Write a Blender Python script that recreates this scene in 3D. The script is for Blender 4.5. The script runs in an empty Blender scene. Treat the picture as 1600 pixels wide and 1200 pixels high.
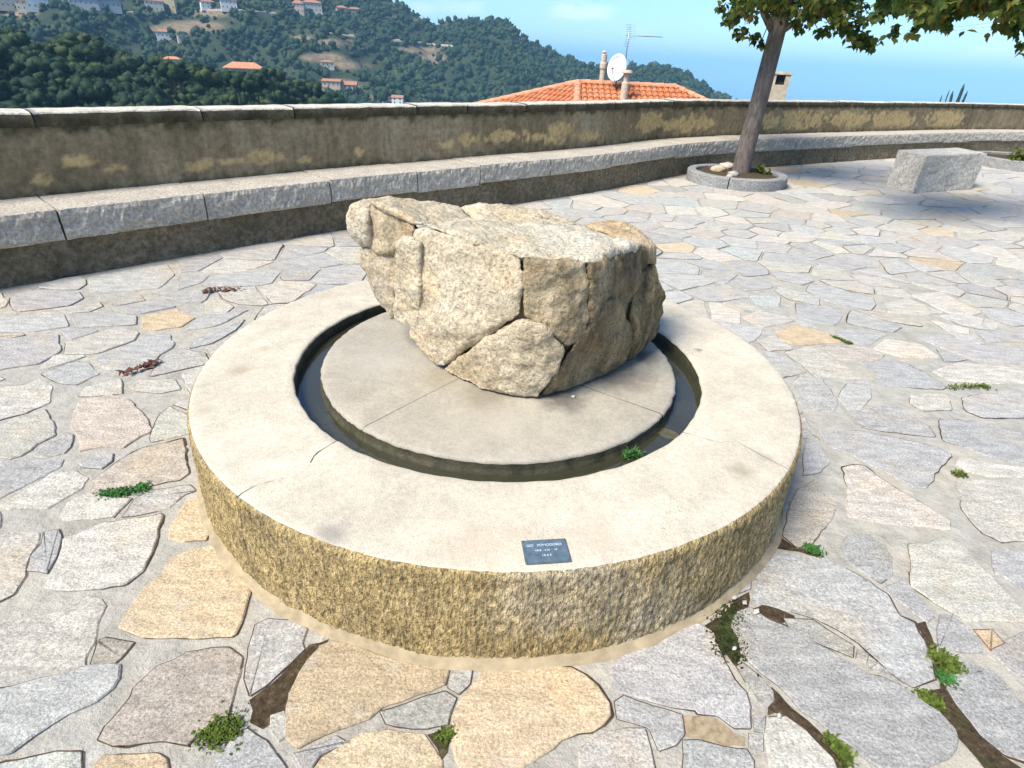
import bpy, bmesh, math, random
import numpy as np
from mathutils import Vector, Matrix, noise as mnoise
R_ = math.radians
random.seed(7)
rng = np.random.default_rng(7)
SC = bpy.context.scene
COL = SC.collection

# ---------------------------------------------------------------- camera (calibrated on the fountain's circles and the sea horizon)
FPX = 909.4                       # focal length in pixels of the 1600 px wide photograph
PITCH, ROLL = 0.5105, 0.0483
CAMP = np.array([0.06, -2.416, 1.585])
cp, sp_, cr, sr = math.cos(PITCH), math.sin(PITCH), math.cos(ROLL), math.sin(ROLL)
_r, _u = np.array([1, 0, 0.]), np.array([0, sp_, cp])
FW = np.array([0, cp, -sp_])
RT, UP = _r*cr + _u*sr, -_r*sr + _u*cr
cam_d = bpy.data.cameras.new('camera')
cam = bpy.data.objects.new('camera', cam_d)
COL.objects.link(cam)
cam_d.sensor_width = 36.0
cam_d.lens = FPX/1600*36
cam_d.clip_start = 0.05
cam_d.clip_end = 120000
cam.matrix_world = Matrix(((RT[0], UP[0], -FW[0], CAMP[0]), (RT[1], UP[1], -FW[1], CAMP[1]), (RT[2], UP[2], -FW[2], CAMP[2]), (0, 0, 0, 1)))
SC.camera = cam

# ---------------------------------------------------------------- sky, sun, exposure
SUN_EL, SUN_AZ = R_(52), math.atan2(-0.77, -0.64)      # azimuth measured from +Y towards +X
world = bpy.data.worlds.new('World')
SC.world = world
world.use_nodes = True
wn, wl = world.node_tree.nodes, world.node_tree.links
wn.clear()
w_out = wn.new('ShaderNodeOutputWorld')
w_bg = wn.new('ShaderNodeBackground')
w_sky = wn.new('ShaderNodeTexSky')
w_sky.sky_type = 'NISHITA'
w_sky.sun_disc = False
w_sky.sun_elevation = SUN_EL
w_sky.sun_rotation = SUN_AZ
w_sky.air_density = 1.0
w_sky.dust_density = 0.3
w_sky.ozone_density = 2.5
w_sky.altitude = 300
w_bg.inputs['Strength'].default_value = 0.115
# thin small clouds low over the sea
w_tc = wn.new('ShaderNodeTexCoord')
w_map = wn.new('ShaderNodeMapping')
w_map.inputs['Scale'].default_value = (9, 9, 26)
w_no = wn.new('ShaderNodeTexNoise')
w_no.inputs['Scale'].default_value = 1.0
w_no.inputs['Detail'].default_value = 6
w_rp = wn.new('ShaderNodeValToRGB')
w_rp.color_ramp.elements[0].position = 0.56
w_rp.color_ramp.elements[0].color = (0, 0, 0, 1)
w_rp.color_ramp.elements[1].position = 0.80
w_rp.color_ramp.elements[1].color = (0.8, 0.8, 0.8, 1)
w_mx = wn.new('ShaderNodeMixRGB')
w_mx.inputs['Color2'].default_value = (6.5, 6.8, 7.2, 1)
w_tint = wn.new('ShaderNodeMixRGB')
w_tint.blend_type = 'MULTIPLY'
w_tint.inputs['Fac'].default_value = 1.0
w_tint.inputs['Color2'].default_value = (0.64, 0.82, 1.0, 1)
wl.new(w_tc.outputs['Generated'], w_map.inputs['Vector'])
wl.new(w_map.outputs['Vector'], w_no.inputs['Vector'])
wl.new(w_no.outputs['Fac'], w_rp.inputs['Fac'])
wl.new(w_rp.outputs['Color'], w_mx.inputs['Fac'])
wl.new(w_sky.outputs['Color'], w_tint.inputs['Color1'])
wl.new(w_tint.outputs['Color'], w_mx.inputs['Color1'])
wl.new(w_mx.outputs['Color'], w_bg.inputs['Color'])
wl.new(w_bg.outputs['Background'], w_out.inputs['Surface'])

sun_d = bpy.data.lights.new('sun', 'SUN')
sun_d.energy = 3.9
sun_d.angle = R_(24)
sun_d.color = (1.0, 0.93, 0.81)
sun = bpy.data.objects.new('sun', sun_d)
COL.objects.link(sun)
SUNDIR = Vector((math.sin(SUN_AZ)*math.cos(SUN_EL), math.cos(SUN_AZ)*math.cos(SUN_EL), math.sin(SUN_EL)))
sun.rotation_euler = (-SUNDIR).to_track_quat('-Z', 'Y').to_euler()
SC.view_settings.view_transform = 'Standard'
SC.view_settings.look = 'None'
SC.view_settings.exposure = 0.95
SC.view_settings.gamma = 1
SC.view_settings.use_curve_mapping = False
SC.cycles.max_bounces = 8
SC.cycles.volume_bounces = 0
SC.cycles.transparent_max_bounces = 8

# ---------------------------------------------------------------- where things stand: sight lines of the camera
def ray(x, y):
    return RT*((x-800)/FPX) - UP*((y-600)/FPX) + FW
def G(x, y, z=0.0):                       # point on the horizontal plane z
    d = ray(x, y); return CAMP + d*((z-CAMP[2])/d[2])
def AY(x, y, Y):                          # point at world depth Y
    d = ray(x, y); return CAMP + d*((Y-CAMP[1])/d[1])
def AD(x, y, dist):                       # point at a horizontal distance
    d = ray(x, y); return CAMP + d*(dist/math.hypot(d[0], d[1]))
def PX(p):
    v = np.asarray(p, float)-CAMP; w = v@FW
    return 800+FPX*(v@RT)/w, 600-FPX*(v@UP)/w
def azel(x, y):
    d = ray(x, y); return math.atan2(d[0], d[1]), math.atan2(d[2], math.hypot(d[0], d[1]))

# ---------------------------------------------------------------- helpers: objects
def tag(o, label=None, cat=None, group=None, kind=None):
    if label: o['label'] = label
    if cat: o['category'] = cat
    if group: o['group'] = group
    if kind: o['kind'] = kind
    return o
def empty(name, loc, label=None, cat=None, group=None, rz=0):
    o = bpy.data.objects.new(name, None); COL.objects.link(o)
    o.location = loc; o.rotation_euler = (0, 0, rz); o.empty_display_size = 0.1
    return tag(o, label, cat, group)
def link(name, me, mat, parent=None, smooth=False):
    o = bpy.data.objects.new(name, me); COL.objects.link(o)
    if mat is not None and not me.materials: me.materials.append(mat)
    if parent is not None:
        o.parent = parent                   # parts are given in the parent's own coordinates
    if smooth:
        me.polygons.foreach_set('use_smooth', [True]*len(me.polygons))
    return o
def mesh_np(name, V, F, smooth=False):
    V = np.asarray(V, np.float32); me = bpy.data.meshes.new(name)
    F = np.asarray(F, np.int32); n, k = F.shape
    me.vertices.add(len(V)); me.vertices.foreach_set('co', V.ravel())
    me.loops.add(n*k); me.loops.foreach_set('vertex_index', F.ravel())
    me.polygons.add(n); me.polygons.foreach_set('loop_start', np.arange(0, n*k, k, dtype=np.int32))
    me.polygons.foreach_set('use_smooth', np.full(n, smooth))
    me.update(calc_edges=True); me.validate()
    return me
def mesh_pd(name, V, F):
    me = bpy.data.meshes.new(name); me.from_pydata([tuple(map(float, v)) for v in V], [], F); me.update()
    return me
def bm_mesh(name, bm, smooth=False):
    me = bpy.data.meshes.new(name); bm.to_mesh(me); bm.free()
    if smooth: me.polygons.foreach_set('use_smooth', [True]*len(me.polygons))
    return me
def set_attr(me, name, data, typ='FLOAT'):
    a = me.attributes.new(name, typ, 'POINT')
    if typ == 'FLOAT': a.data.foreach_set('value', np.asarray(data, np.float32))
    else: a.data.foreach_set('color', np.asarray(data, np.float32).ravel())
def fbm(p, f, oct=4):
    return mnoise.fractal(Vector((p[0]*f, p[1]*f, p[2]*f)), 1.0, 2.0, oct)
def box_bm(bm, x0, x1, y0, y1, z0, z1, bev=0.0):
    r = bmesh.ops.create_cube(bm, size=1.0)
    for v in r['verts']:
        v.co = Vector(((x0+x1)/2+v.co.x*(x1-x0), (y0+y1)/2+v.co.y*(y1-y0), (z0+z1)/2+v.co.z*(z1-z0)))
    if bev:
        bmesh.ops.bevel(bm, geom=list({e for v in r['verts'] for e in v.link_edges}), offset=bev, segments=2, affect='EDGES')
def box(name, x0, x1, y0, y1, z0, z1, mat, parent=None, bev=0.0):
    bm = bmesh.new(); box_bm(bm, x0, x1, y0, y1, z0, z1, bev)
    return link(name, bm_mesh(name, bm), mat, parent)
def lathe_mesh(name, prof, n=32, smooth=True):
    V, F = [], []
    for i in range(n):
        a = 2*math.pi*i/n
        for r, z in prof: V.append((r*math.cos(a), r*math.sin(a), z))
    m = len(prof)
    for i in range(n):
        for j in range(m-1):
            F.append((i*m+j, ((i+1) % n)*m+j, ((i+1) % n)*m+j+1, i*m+j+1))
    return mesh_np(name, V, F, smooth)
def tube_mesh(name, pts, rad, n=10):
    V, F = [], []
    P = [Vector(p) for p in pts]
    for i, p in enumerate(P):
        t = (P[min(i+1, len(P)-1)]-P[max(i-1, 0)]).normalized()
        a = t.orthogonal().normalized() if abs(t.z) < .9 else Vector((1, 0, 0)).cross(t).normalized()
        b = t.cross(a)
        for k in range(n):
            th = 2*math.pi*k/n
            V.append(p+(a*math.cos(th)+b*math.sin(th))*rad[i])
    for i in range(len(P)-1):
        for k in range(n):
            F.append((i*n+k, i*n+(k+1) % n, (i+1)*n+(k+1) % n, (i+1)*n+k))
    F.append(tuple(range(n-1, -1, -1))); F.append(tuple(range((len(P)-1)*n, len(P)*n)))
    me = mesh_pd(name, V, F); me.polygons.foreach_set('use_smooth', [True]*len(me.polygons))
    return me

# ---------------------------------------------------------------- helpers: materials
class NT:
    def __init__(s, name, rough=0.85, spec=0.3):
        s.m = bpy.data.materials.new(name); s.m.use_nodes = True
        s.n, s.l = s.m.node_tree.nodes, s.m.node_tree.links
        s.b = s.n['Principled BSDF']
        s.b.inputs['Roughness'].default_value = rough
        s.b.inputs['Specular IOR Level'].default_value = spec
        s.tc = s.n.new('ShaderNodeTexCoord')
        s.geo = s.n.new('ShaderNodeNewGeometry')
        s.pos = s.geo.outputs['Position']
    def mapping(s, scale, src=None):
        m = s.n.new('ShaderNodeMapping'); m.inputs['Scale'].default_value = scale
        s.l.new(src or s.pos, m.inputs['Vector']); return m.outputs['Vector']
    def noise(s, scale, detail=4, rough=0.55, src=None, dist=0.0):
        t = s.n.new('ShaderNodeTexNoise')
        t.inputs['Scale'].default_value = scale; t.inputs['Detail'].default_value = detail
        t.inputs['Roughness'].default_value = rough; t.inputs['Distortion'].default_value = dist
        s.l.new(src or s.pos, t.inputs['Vector']); return t.outputs['Fac']
    def vor(s, scale, src=None, feat='F1'):
        t = s.n.new('ShaderNodeTexVoronoi'); t.feature = feat
        t.inputs['Scale'].default_value = scale; s.l.new(src or s.pos, t.inputs['Vector']); return t
    def ramp(s, fac, stops):
        r = s.n.new('ShaderNodeValToRGB'); e = r.color_ramp.elements
        while len(e) < len(stops): e.new(0.5)
        for k, (p, c) in enumerate(stops):
            e[k].position = p
            e[k].color = (c, c, c, 1) if not isinstance(c, tuple) else (*c, 1)
        s.l.new(fac, r.inputs['Fac']); return r.outputs['Color']
    def mix(s, fac, a, b, mode='MIX'):
        m = s.n.new('ShaderNodeMixRGB'); m.blend_type = mode
        for v, i in ((fac, 'Fac'), (a, 'Color1'), (b, 'Color2')):
            if isinstance(v, (int, float)): m.inputs[i].default_value = v if i == 'Fac' else (v, v, v, 1)
            elif isinstance(v, tuple): m.inputs[i].default_value = (*v, 1)
            else: s.l.new(v, m.inputs[i])
        return m.outputs['Color']
    def math(s, op, a, b=0.0):
        m = s.n.new('ShaderNodeMath'); m.operation = op
        for v, i in ((a, 0), (b, 1)):
            if isinstance(v, (int, float)): m.inputs[i].default_value = v
            else: s.l.new(v, m.inputs[i])
        return m.outputs[0]
    def attr(s, name, out='Color'):
        a = s.n.new('ShaderNodeAttribute'); a.attribute_name = name; return a.outputs[out]
    def rand(s):
        return s.n.new('ShaderNodeObjectInfo').outputs['Random']
    def color(s, c):
        if isinstance(c, tuple): s.b.inputs['Base Color'].default_value = (*c, 1)
        else: s.l.new(c, s.b.inputs['Base Color'])
    def bump(s, h, strength=0.5, dist=0.01, prev=None):
        b = s.n.new('ShaderNodeBump'); b.inputs['Strength'].default_value = strength; b.inputs['Distance'].default_value = dist
        s.l.new(h, b.inputs['Height'])
        if prev is not None: s.l.new(prev, b.inputs['Normal'])
        s.l.new(b.outputs['Normal'], s.b.inputs['Normal']); return b.outputs['Normal']

def simple(name, c, rough=0.7, spec=0.3, metal=0.0, var=0.15, scale=8.0):
    t = NT(name, rough, spec); t.b.inputs['Metallic'].default_value = metal
    n = t.noise(scale, 5)
    lo, hi = tuple(v*(1-var) for v in c), tuple(min(1, v*(1+var)) for v in c)
    t.color(t.ramp(n, [(0.3, lo), (0.7, hi)])); return t.m

# paving stone: own colour from an attribute, mottled by grain and weathering
def make_paving():
    t = NT('paving_stone', 0.82, 0.25)
    c = t.attr('col')
    streak = t.noise(1.0, 6, 0.6, t.mapping((9, 26, 9)))
    blot = t.noise(3.2, 5, 0.6)
    grain = t.noise(120, 3, 0.7)
    fine = t.noise(420, 2, 0.6)
    k = t.mix(1.0, t.ramp(streak, [(0.25, 0.70), (0.75, 1.25)]), t.ramp(grain, [(0.32, 0.62), (0.66, 1.30)]), 'MULTIPLY')
    k = t.mix(1.0, k, t.ramp(fine, [(0.3, 0.76), (0.7, 1.2)]), 'MULTIPLY')
    c = t.mix(1.0, c, k, 'MULTIPLY')
    # ochre iron staining in blotches
    c = t.mix(t.ramp(blot, [(0.52, 0.0), (0.72, 0.55)]), c, t.mix(1.0, c, (1.16, 0.98, 0.74), 'MULTIPLY'))
    # pale lichen bloom
    lich = t.noise(11, 6, 0.7)
    c = t.mix(t.ramp(lich, [(0.58, 0.0), (0.72, 0.5)]), c, (0.56, 0.53, 0.46))
    dk = t.noise(16, 6, 0.75)
    c = t.mix(t.ramp(dk, [(0.64, 0.0), (0.76, 0.45)]), c, (0.17, 0.155, 0.13))
    t.color(c)
    n1 = t.bump(t.noise(12, 9, 0.72), 0.75, 0.028)
    t.bump(t.noise(1.0, 5, 0.65, t.mapping((60, 140, 60))), 0.6, 0.007, n1)
    return t.m
M_PAVE = make_paving()
def make_mortar():
    t = NT('paving_mortar', 0.92, 0.2)
    big, mid, fine = t.noise(1.6, 5), t.noise(14, 6, 0.65), t.noise(160, 3, 0.7)
    c = t.ramp(big, [(0.3, (0.34, 0.312, 0.26)), (0.5, (0.405, 0.385, 0.335)), (0.72, (0.45, 0.40, 0.31))])
    c = t.mix(1.0, c, t.ramp(mid, [(0.28, 0.76), (0.7, 1.14)]), 'MULTIPLY')
    c = t.mix(1.0, c, t.ramp(fine, [(0.3, 0.8), (0.7, 1.15)]), 'MULTIPLY')
    c = t.mix(t.ramp(t.noise(5.5, 7, .75), [(.60, 0.), (.70, .55)]), c, (.20, .165, .12))
    c = t.mix(t.ramp(t.noise(9, 6, .7), [(.60, 0.), (.72, .5)]), c, (.52, .50, .44))
    t.color(c); n1 = t.bump(mid, 0.7, 0.03); t.bump(fine, 0.5, 0.005, n1)
    return t.m
M_MORTAR = make_mortar()
def make_soil():
    t = NT('joint_soil', 0.95, 0.1)
    a, b = t.noise(45, 6, 0.75), t.noise(7, 4)
    c = t.ramp(a, [(0.3, (0.035, 0.024, 0.015)), (0.55, (0.10, 0.07, 0.042)), (0.75, (0.24, 0.18, 0.11))])
    c = t.mix(t.ramp(b, [(0.55, 0.0), (0.68, 0.45)]), c, (0.06, 0.085, 0.025))
    t.color(c); t.bump(a, 0.9, 0.02); return t.m
M_SOIL = make_soil()
M_CRACK = simple('crack_dirt_shade', (0.075, 0.052, 0.036), 0.95, 0.1, var=0.6, scale=25)
M_SAND = simple('sandy_fill', (0.30, 0.235, 0.15), 0.95, 0.1, var=0.3, scale=60)

def make_granite(name, base, stain_shade_spots=(), dark=(0.20, 0.17, 0.13), bumpd=0.004):
    t = NT(name, 0.8, 0.3)
    sp1, sp2 = t.noise(210, 2, 0.6), t.noise(330, 2, 0.6)
    big, mid = t.noise(1.9, 5, 0.6), t.noise(9, 6, 0.65)
    c = t.ramp(big, [(0.3, tuple(v*0.86 for v in base)), (0.7, tuple(min(1, v*1.06) for v in base))])
    c = t.mix(1.0, c, t.ramp(mid, [(0.3, 0.85), (0.65, 1.08)]), 'MULTIPLY')
    c = t.mix(1.0, c, t.ramp(t.noise(60, 4, .7), [(.34, .88), (.62, 1.08)]), 'MULTIPLY')
    c = t.mix(t.ramp(sp1, [(0.56, 0.0), (0.68, 0.6)]), c, dark)
    c = t.mix(t.ramp(sp2, [(0.30, 0.55), (0.40, 0.0)]), c, tuple(min(1, v*1.35) for v in base))
    for (x, y, r, col, k) in stain_shade_spots:
        d = t.n.new('ShaderNodeVectorMath'); d.operation = 'DISTANCE'
        t.l.new(t.pos, d.inputs[0]); d.inputs[1].default_value = (x, y, 0.372)
        w = t.math('ADD', d.outputs['Value'], t.math('MULTIPLY', t.math('SUBTRACT', t.noise(22, 4), 0.5), r*1.3))
        c = t.mix(t.ramp(w, [(r*0.25, k), (r*1.25, 0.0)]), c, col)
    t.color(c)
    n1 = t.bump(t.noise(200, 3, 0.6), 0.5, bumpd)
    t.bump(t.noise(12, 5), 0.25, 0.012, n1)
    return t.m

# ---------------------------------------------------------------- terrain, hills and sea
SKY_PX = [(-700, -160), (-300, -130), (0, -100), (200, -75), (400, -50), (540, -25), (600, -8), (628, 0), (655, 18), (672, 31), (700, 29), (740, 26), (775, 26), (797, 32), (812, 47), (832, 62), (880, 82), (930, 96), (975, 99), (1020, 97), (1060, 108), (1092, 123), (1120, 138), (1145, 151), (1200, 182), (1290, 240)]
SKY_AE = sorted(azel(*p) for p in SKY_PX)
MND_PX = [(-700, 0), (-300, 30), (0, 52), (60, 56), (110, 58), (160, 66), (220, 84), (290, 92), (330, 100), (400, 102), (440, 112), (480, 128), (515, 145), (550, 163), (600, 190), (660, 225)]
MND_AE = sorted(azel(*p) for p in MND_PX)
_sa, _se = np.array([a for a, e in SKY_AE]), np.array([e for a, e in SKY_AE])
_ma, _me = np.array([a for a, e in MND_AE]), np.array([e for a, e in MND_AE])
RIDGE_A = np.array([-1.3, -0.8, -0.3, 0.0, 0.2, 0.32, 0.45]); RIDGE_R = np.array([980, 960, 860, 780, 720, 690, 660])
R_MND = 235.0
SEA_Z = -260.0
def H(az, r):
    zn = -7.0-(r-14.0)*0.40
    zn = np.where(r > 240, -97.4-(r-240)*0.55, zn)
    ec = np.interp(az, _ma, _me)
    zc = 1.585+R_MND*np.tan(ec)-5.5
    und = 2.0*np.sin(az*37+r*0.045)+1.5*np.sin(az*61-r*0.08)
    zm = np.where(r < R_MND, zc-(R_MND-r)*0.40+und*np.clip((R_MND-r)/40, 0, 1), zc-(r-R_MND)*0.42)
    es = np.interp(az, _sa, _se)
    rr = np.interp(az, RIDGE_A, RIDGE_R)
    zr = 1.585+rr*np.tan(es)-5.0
    r0 = 380.0
    t = np.clip((r-r0)/(rr-r0), 0, 1)
    zb = np.minimum(-62.0, zr-60)
    und2 = (7*np.sin(az*21+r*0.013)+5*np.sin(az*39-r*0.021+1)+3*np.sin(az*83+r*0.05))*np.sin(np.pi*t)
    zf = zb+(zr-zb)*(0.35*t+0.65*t**1.25)+und2
    zf = np.where(r > rr, zr-(r-rr)*0.45, zf)
    zf = np.where(r < r0, zb-(r0-r)*0.9, zf)
    return np.maximum(np.maximum(zn, zm), np.maximum(zf, SEA_Z-15))
def PT(az, r, dz=0.0):
    return np.array([CAMP[0]+r*math.sin(az), CAMP[1]+r*math.cos(az), float(H(az, r))+dz])
def hit(x, y, rmin=300.0, rmax=1100.0):
    a, e = azel(x, y); r = rmin
    while r < rmax:
        if 1.585+r*math.tan(e) <= H(a, r): return PT(a, r), a, r
        r += 1.5
    return PT(a, rmax), a, rmax

BARE = [(300, 42, 62, 12), (505, 90, 40, 9), (540, 102, 45, 8), (330, 22, 34, 6), (525, 66, 34, 6), (676, 92, 26, 10), (655, 78, 40, 6), (240, 45, 30, 5), (530, 135, 36, 14), (600, 152, 34, 5), (470, 60, 22, 5), (655, 33, 10, 4), (30, 22, 35, 7)]
def bare_amount(x, y):
    b = 0.0
    for (bx, by, w, h) in BARE:
        b = max(b, 1.0-((x-bx)/w)**2-((y-by)/h)**2)
    return b
def make_terrain():
    A = np.linspace(-1.25, 1.15, 330)
    Rr = np.concatenate([np.linspace(13.5, 120, 24), np.linspace(125, 300, 50), np.linspace(304, 1000, 170), np.linspace(1020, 1700, 20)])
    aa, rr = np.meshgrid(A, Rr, indexing='ij')
    z = H(aa, rr)
    V = np.stack([CAMP[0]+rr*np.sin(aa), CAMP[1]+rr*np.cos(aa), z], -1).reshape(-1, 3)
    na, nr = aa.shape
    idx = np.arange(na*nr).reshape(na, nr)
    F = np.stack([idx[:-1, :-1], idx[1:, :-1], idx[1:, 1:], idx[:-1, 1:]], -1).reshape(-1, 4)[:, ::-1]
    me = mesh_np('hillside', V, F, True)
    v = V-CAMP; w = np.maximum(v@FW, 1e-3)
    x, y = 800+FPX*(v@RT)/w, 600-FPX*(v@UP)/w
    b = np.zeros(len(V))
    far = (rr.ravel() > 340)
    for (bx, by, ww, hh) in BARE:
        b = np.maximum(b, np.where(far & (v@FW > 0), 1.0-((x-bx)/ww)**2-((y-by)/hh)**2, 0))
    set_attr(me, 'bare', np.clip(b*1.6, 0, 1))
    t = NT('hillside_scrub', 0.95, 0.1)
    n, n2 = t.noise(0.05, 6, 0.65), t.noise(0.3, 5, 0.7)
    c = t.ramp(n, [(0.3, (0.022, 0.036, 0.020)), (0.6, (0.045, 0.060, 0.030)), (0.75, (0.085, 0.085, 0.045))])
    e = t.ramp(n2, [(0.3, (0.15, 0.12, 0.075)), (0.7, (0.27, 0.20, 0.135))])
    c = t.mix(t.math('MULTIPLY', t.attr('bare', 'Fac'), t.ramp(n2, [(0.25, 0.2), (0.5, 1.0)])), c, e)
    t.color(c); t.bump(n2, 0.8, 1.5)
    return tag(link('hillside', me, t.m), 'green wooded hillside falling to the sea behind the wall', kind='structure')
make_terrain()

def make_sea():
    n = 160
    V = [(0, 0, SEA_Z)]; F = []
    rad = [600, 2000, 6000, 15000, 30000, 60000]
    for r in rad:
        for i in range(n):
            a = 2*math.pi*i/n; V.append((r*math.sin(a), r*math.cos(a), SEA_Z))
    for i in range(n): F.append((0, 1+(i+1) % n, 1+i))
    for k in range(len(rad)-1):
        for i in range(n):
            a, b = 1+k*n+i, 1+k*n+(i+1) % n
            F.append((a, b, b+n)); F.append((a, b+n, a+n))
    me = mesh_np('sea', V, F)
    t = NT('sea_water', 0.35, 0.35)
    t.color(t.ramp(t.noise(0.0006, 4), [(0.3, (0.02, 0.17, 0.40)), (0.7, (0.03, 0.20, 0.44))]))
    t.bump(t.noise(0.05, 4), 0.2, 1.0)
    tag(link('sea', me, t.m), 'calm blue sea below the sky', kind='structure')
make_sea()

# ---- foliage material and tree templates
def make_foliage(name, dark, mid, light, scale=0.25, leaf=3.0, transl=0.25):
    t = NT(name, 0.7, 0.2)
    n, n2 = t.noise(scale, 3), t.noise(leaf, 4, 0.7)
    c = t.ramp(n, [(0.32, dark), (0.5, mid), (0.68, light)])
    c = t.mix(1.0, c, t.ramp(n2, [(0.3, 0.65), (0.7, 1.3)]), 'MULTIPLY')
    t.color(c)
    tr = t.n.new('ShaderNodeBsdfTranslucent'); t.l.new(c, tr.inputs['Color'])
    ms = t.n.new('ShaderNodeMixShader'); ms.inputs['Fac'].default_value = transl
    out = [k for k in t.n if k.type == 'OUTPUT_MATERIAL'][0]
    t.l.new(t.b.outputs['BSDF'], ms.inputs[1]); t.l.new(tr.outputs['BSDF'], ms.inputs[2]); t.l.new(ms.outputs['Shader'], out.inputs['Surface'])
    return t.m
M_FAR = make_foliage('far_wood_foliage', (0.008, 0.027, 0.015), (0.018, 0.046, 0.022), (0.052, 0.076, 0.028), 0.045, 0.6, 0.05)
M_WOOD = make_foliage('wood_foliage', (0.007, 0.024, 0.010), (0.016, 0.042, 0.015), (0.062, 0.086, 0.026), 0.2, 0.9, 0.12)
M_WOODL = make_foliage('wood_foliage_sunlit', (0.030, 0.062, 0.014), (0.065, 0.098, 0.022), (0.11, 0.135, 0.032), 0.2, 0.9, 0.15)  # paler copy of the wood foliage, sunlight on crest trees painted in
M_BARK = simple('hill_tree_bark', (0.09, 0.065, 0.045), 0.9, 0.1, var=0.4, scale=3)

def ico(sub):
    bm = bmesh.new(); bmesh.ops.create_icosphere(bm, subdivisions=sub, radius=1.0)
    V = np.array([v.co[:] for v in bm.verts]); F = np.array([[v.index for v in f.verts] for f in bm.faces]); bm.free()
    return V, F
ICO1, ICO2 = ico(1), ico(2)
def lump(V, seed, amp, f=1.3):
    return np.array([v*(1+amp*mnoise.noise(Vector(v)*f+Vector((seed*7.1, seed*3.3, seed)))) for v in V])
def far_template(seed):
    rs = np.random.default_rng(900+seed); Vs, Fs, off = [], [], 0
    for k in range(3):
        c = np.array([rs.uniform(-.5, .5), rs.uniform(-.5, .5), rs.uniform(-.25, .5)]); L = lump(ICO1[0], seed*17+k, 1.1, 2.1)*rs.uniform(.45, .8)*np.array([1, 1, .85])+c
        Vs.append(L); Fs.append(ICO1[1]+off); off += len(L)
    base = np.concatenate(Vs)
    for k in range(45):
        p = base[rs.integers(0, len(base))]+rs.normal(0, .06, 3); a, b = rs.normal(0, 1, 3), rs.normal(0, 1, 3); q = rs.uniform(.08, .2)
        Vs.append(np.array([p-a*q*.6, p+b*q*.5, p+a*q*.6])); Fs.append(np.array([[0, 1, 2]])+off); off += 3
    return np.concatenate(Vs), np.concatenate(Fs)
FARL = [far_template(s) for s in range(8)]
def scatter_far():
    Vs, Fs, off = [], [], 0
    cand = 0; kept = 0
    while kept < 5600 and cand < 60000:
        cand += 1
        a = rng.uniform(-0.90, 0.42); rr = float(np.interp(a, RIDGE_A, RIDGE_R))
        r = rng.uniform(395, rr+8)
        if rng.random() > r/rr: continue
        p = PT(a, r); x, y = PX(p)
        if x < -60 or x > 1250 or y > 210 or y < -40: continue
        if bare_amount(x, y) > 0.05 and rng.random() > 0.06: continue
        s = 1.6+3.4*rng.random()**1.7
        L, LF = FARL[rng.integers(0, 8)]; th = rng.uniform(0, 6.28); c, sn = math.cos(th), math.sin(th)
        W = np.stack([L[:, 0]*c-L[:, 1]*sn, L[:, 0]*sn+L[:, 1]*c, L[:, 2]*rng.uniform(.85, 1.5)], -1)*s+p+np.array([0, 0, s*0.55])
        Vs.append(W); Fs.append(LF+off); off += len(W); kept += 1
    me = mesh_np('far_wood', np.concatenate(Vs), np.concatenate(Fs), True)
    tag(link('far_wood', me, M_FAR), 'dark green woodland covering the far hillside', 'woodland', kind='stuff')
scatter_far()

def tree_template(seed, pine=False):
    rs = np.random.default_rng(seed)
    Vs, Fs, off = [], [], 0
    for k in range(17):
        th, ph = rs.uniform(0, 6.28), rs.uniform(-0.5, 1.0)
        rad = rs.uniform(0.35, 0.72)
        c = np.array([math.cos(th)*rad, math.sin(th)*rad, ph*0.52 if not pine else abs(ph)*0.3+.1])
        s = rs.uniform(0.24, 0.44)
        L = lump(ICO1[0], seed*31+k, 0.8, 1.9)*s*np.array([1, 1, .8])+c
        Vs.append(L); Fs.append(ICO1[1]+off); off += len(L)
    base = np.concatenate(Vs)
    for k in range(900):                                  # loose sprays of leaves round the lumps
        p = base[rs.integers(0, len(base))]+rs.normal(0, 0.055, 3)
        a, b = rs.normal(0, 1, 3), rs.normal(0, 1, 3); a /= np.linalg.norm(a); b /= np.linalg.norm(b)
        s = rs.uniform(0.03, 0.075)
        Vs.append(np.array([p-a*s, p+b*s*.7, p+a*s])); Fs.append(np.array([[0, 1, 2]])+off); off += 3
    V = np.concatenate(Vs); V[:, 2] += 0.75
    return V, np.concatenate(Fs)
TT = [tree_template(s, s in (2, 5)) for s in range(6)]
TT_ME = [[None]*6, [None]*6]
def trunk_me():
    return tube_mesh('trunk', [(0, 0, -.5), (.02, 0, .2), (-.02, .03, .55), (0, 0, .95)], [.075, .06, .05, .02], 7)
TRUNK_ME = trunk_me(); TRUNK_ME.materials.append(M_BARK)
HOUSE_CLEAR = [(268, 84, 16, 5), (382, 98, 30, 5)]
def wood_tree(p, s, k, light, label):
    t = empty('hill_tree', p, label, 'tree', 'trees on the near wooded hill', rng.uniform(0, 6.28))
    t.scale = (s, s, s*rng.uniform(.9, 1.2))
    key = 1 if light else 0
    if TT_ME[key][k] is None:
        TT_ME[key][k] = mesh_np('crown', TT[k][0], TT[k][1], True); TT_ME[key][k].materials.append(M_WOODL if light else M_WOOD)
    link('trunk', TRUNK_ME, None, t); link('crown', TT_ME[key][k], None, t)
ORD = ['first', 'second', 'third', 'fourth', 'fifth', 'sixth', 'seventh', 'eighth', 'ninth', 'tenth', 'eleventh', 'twelfth', 'thirteenth']
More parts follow.
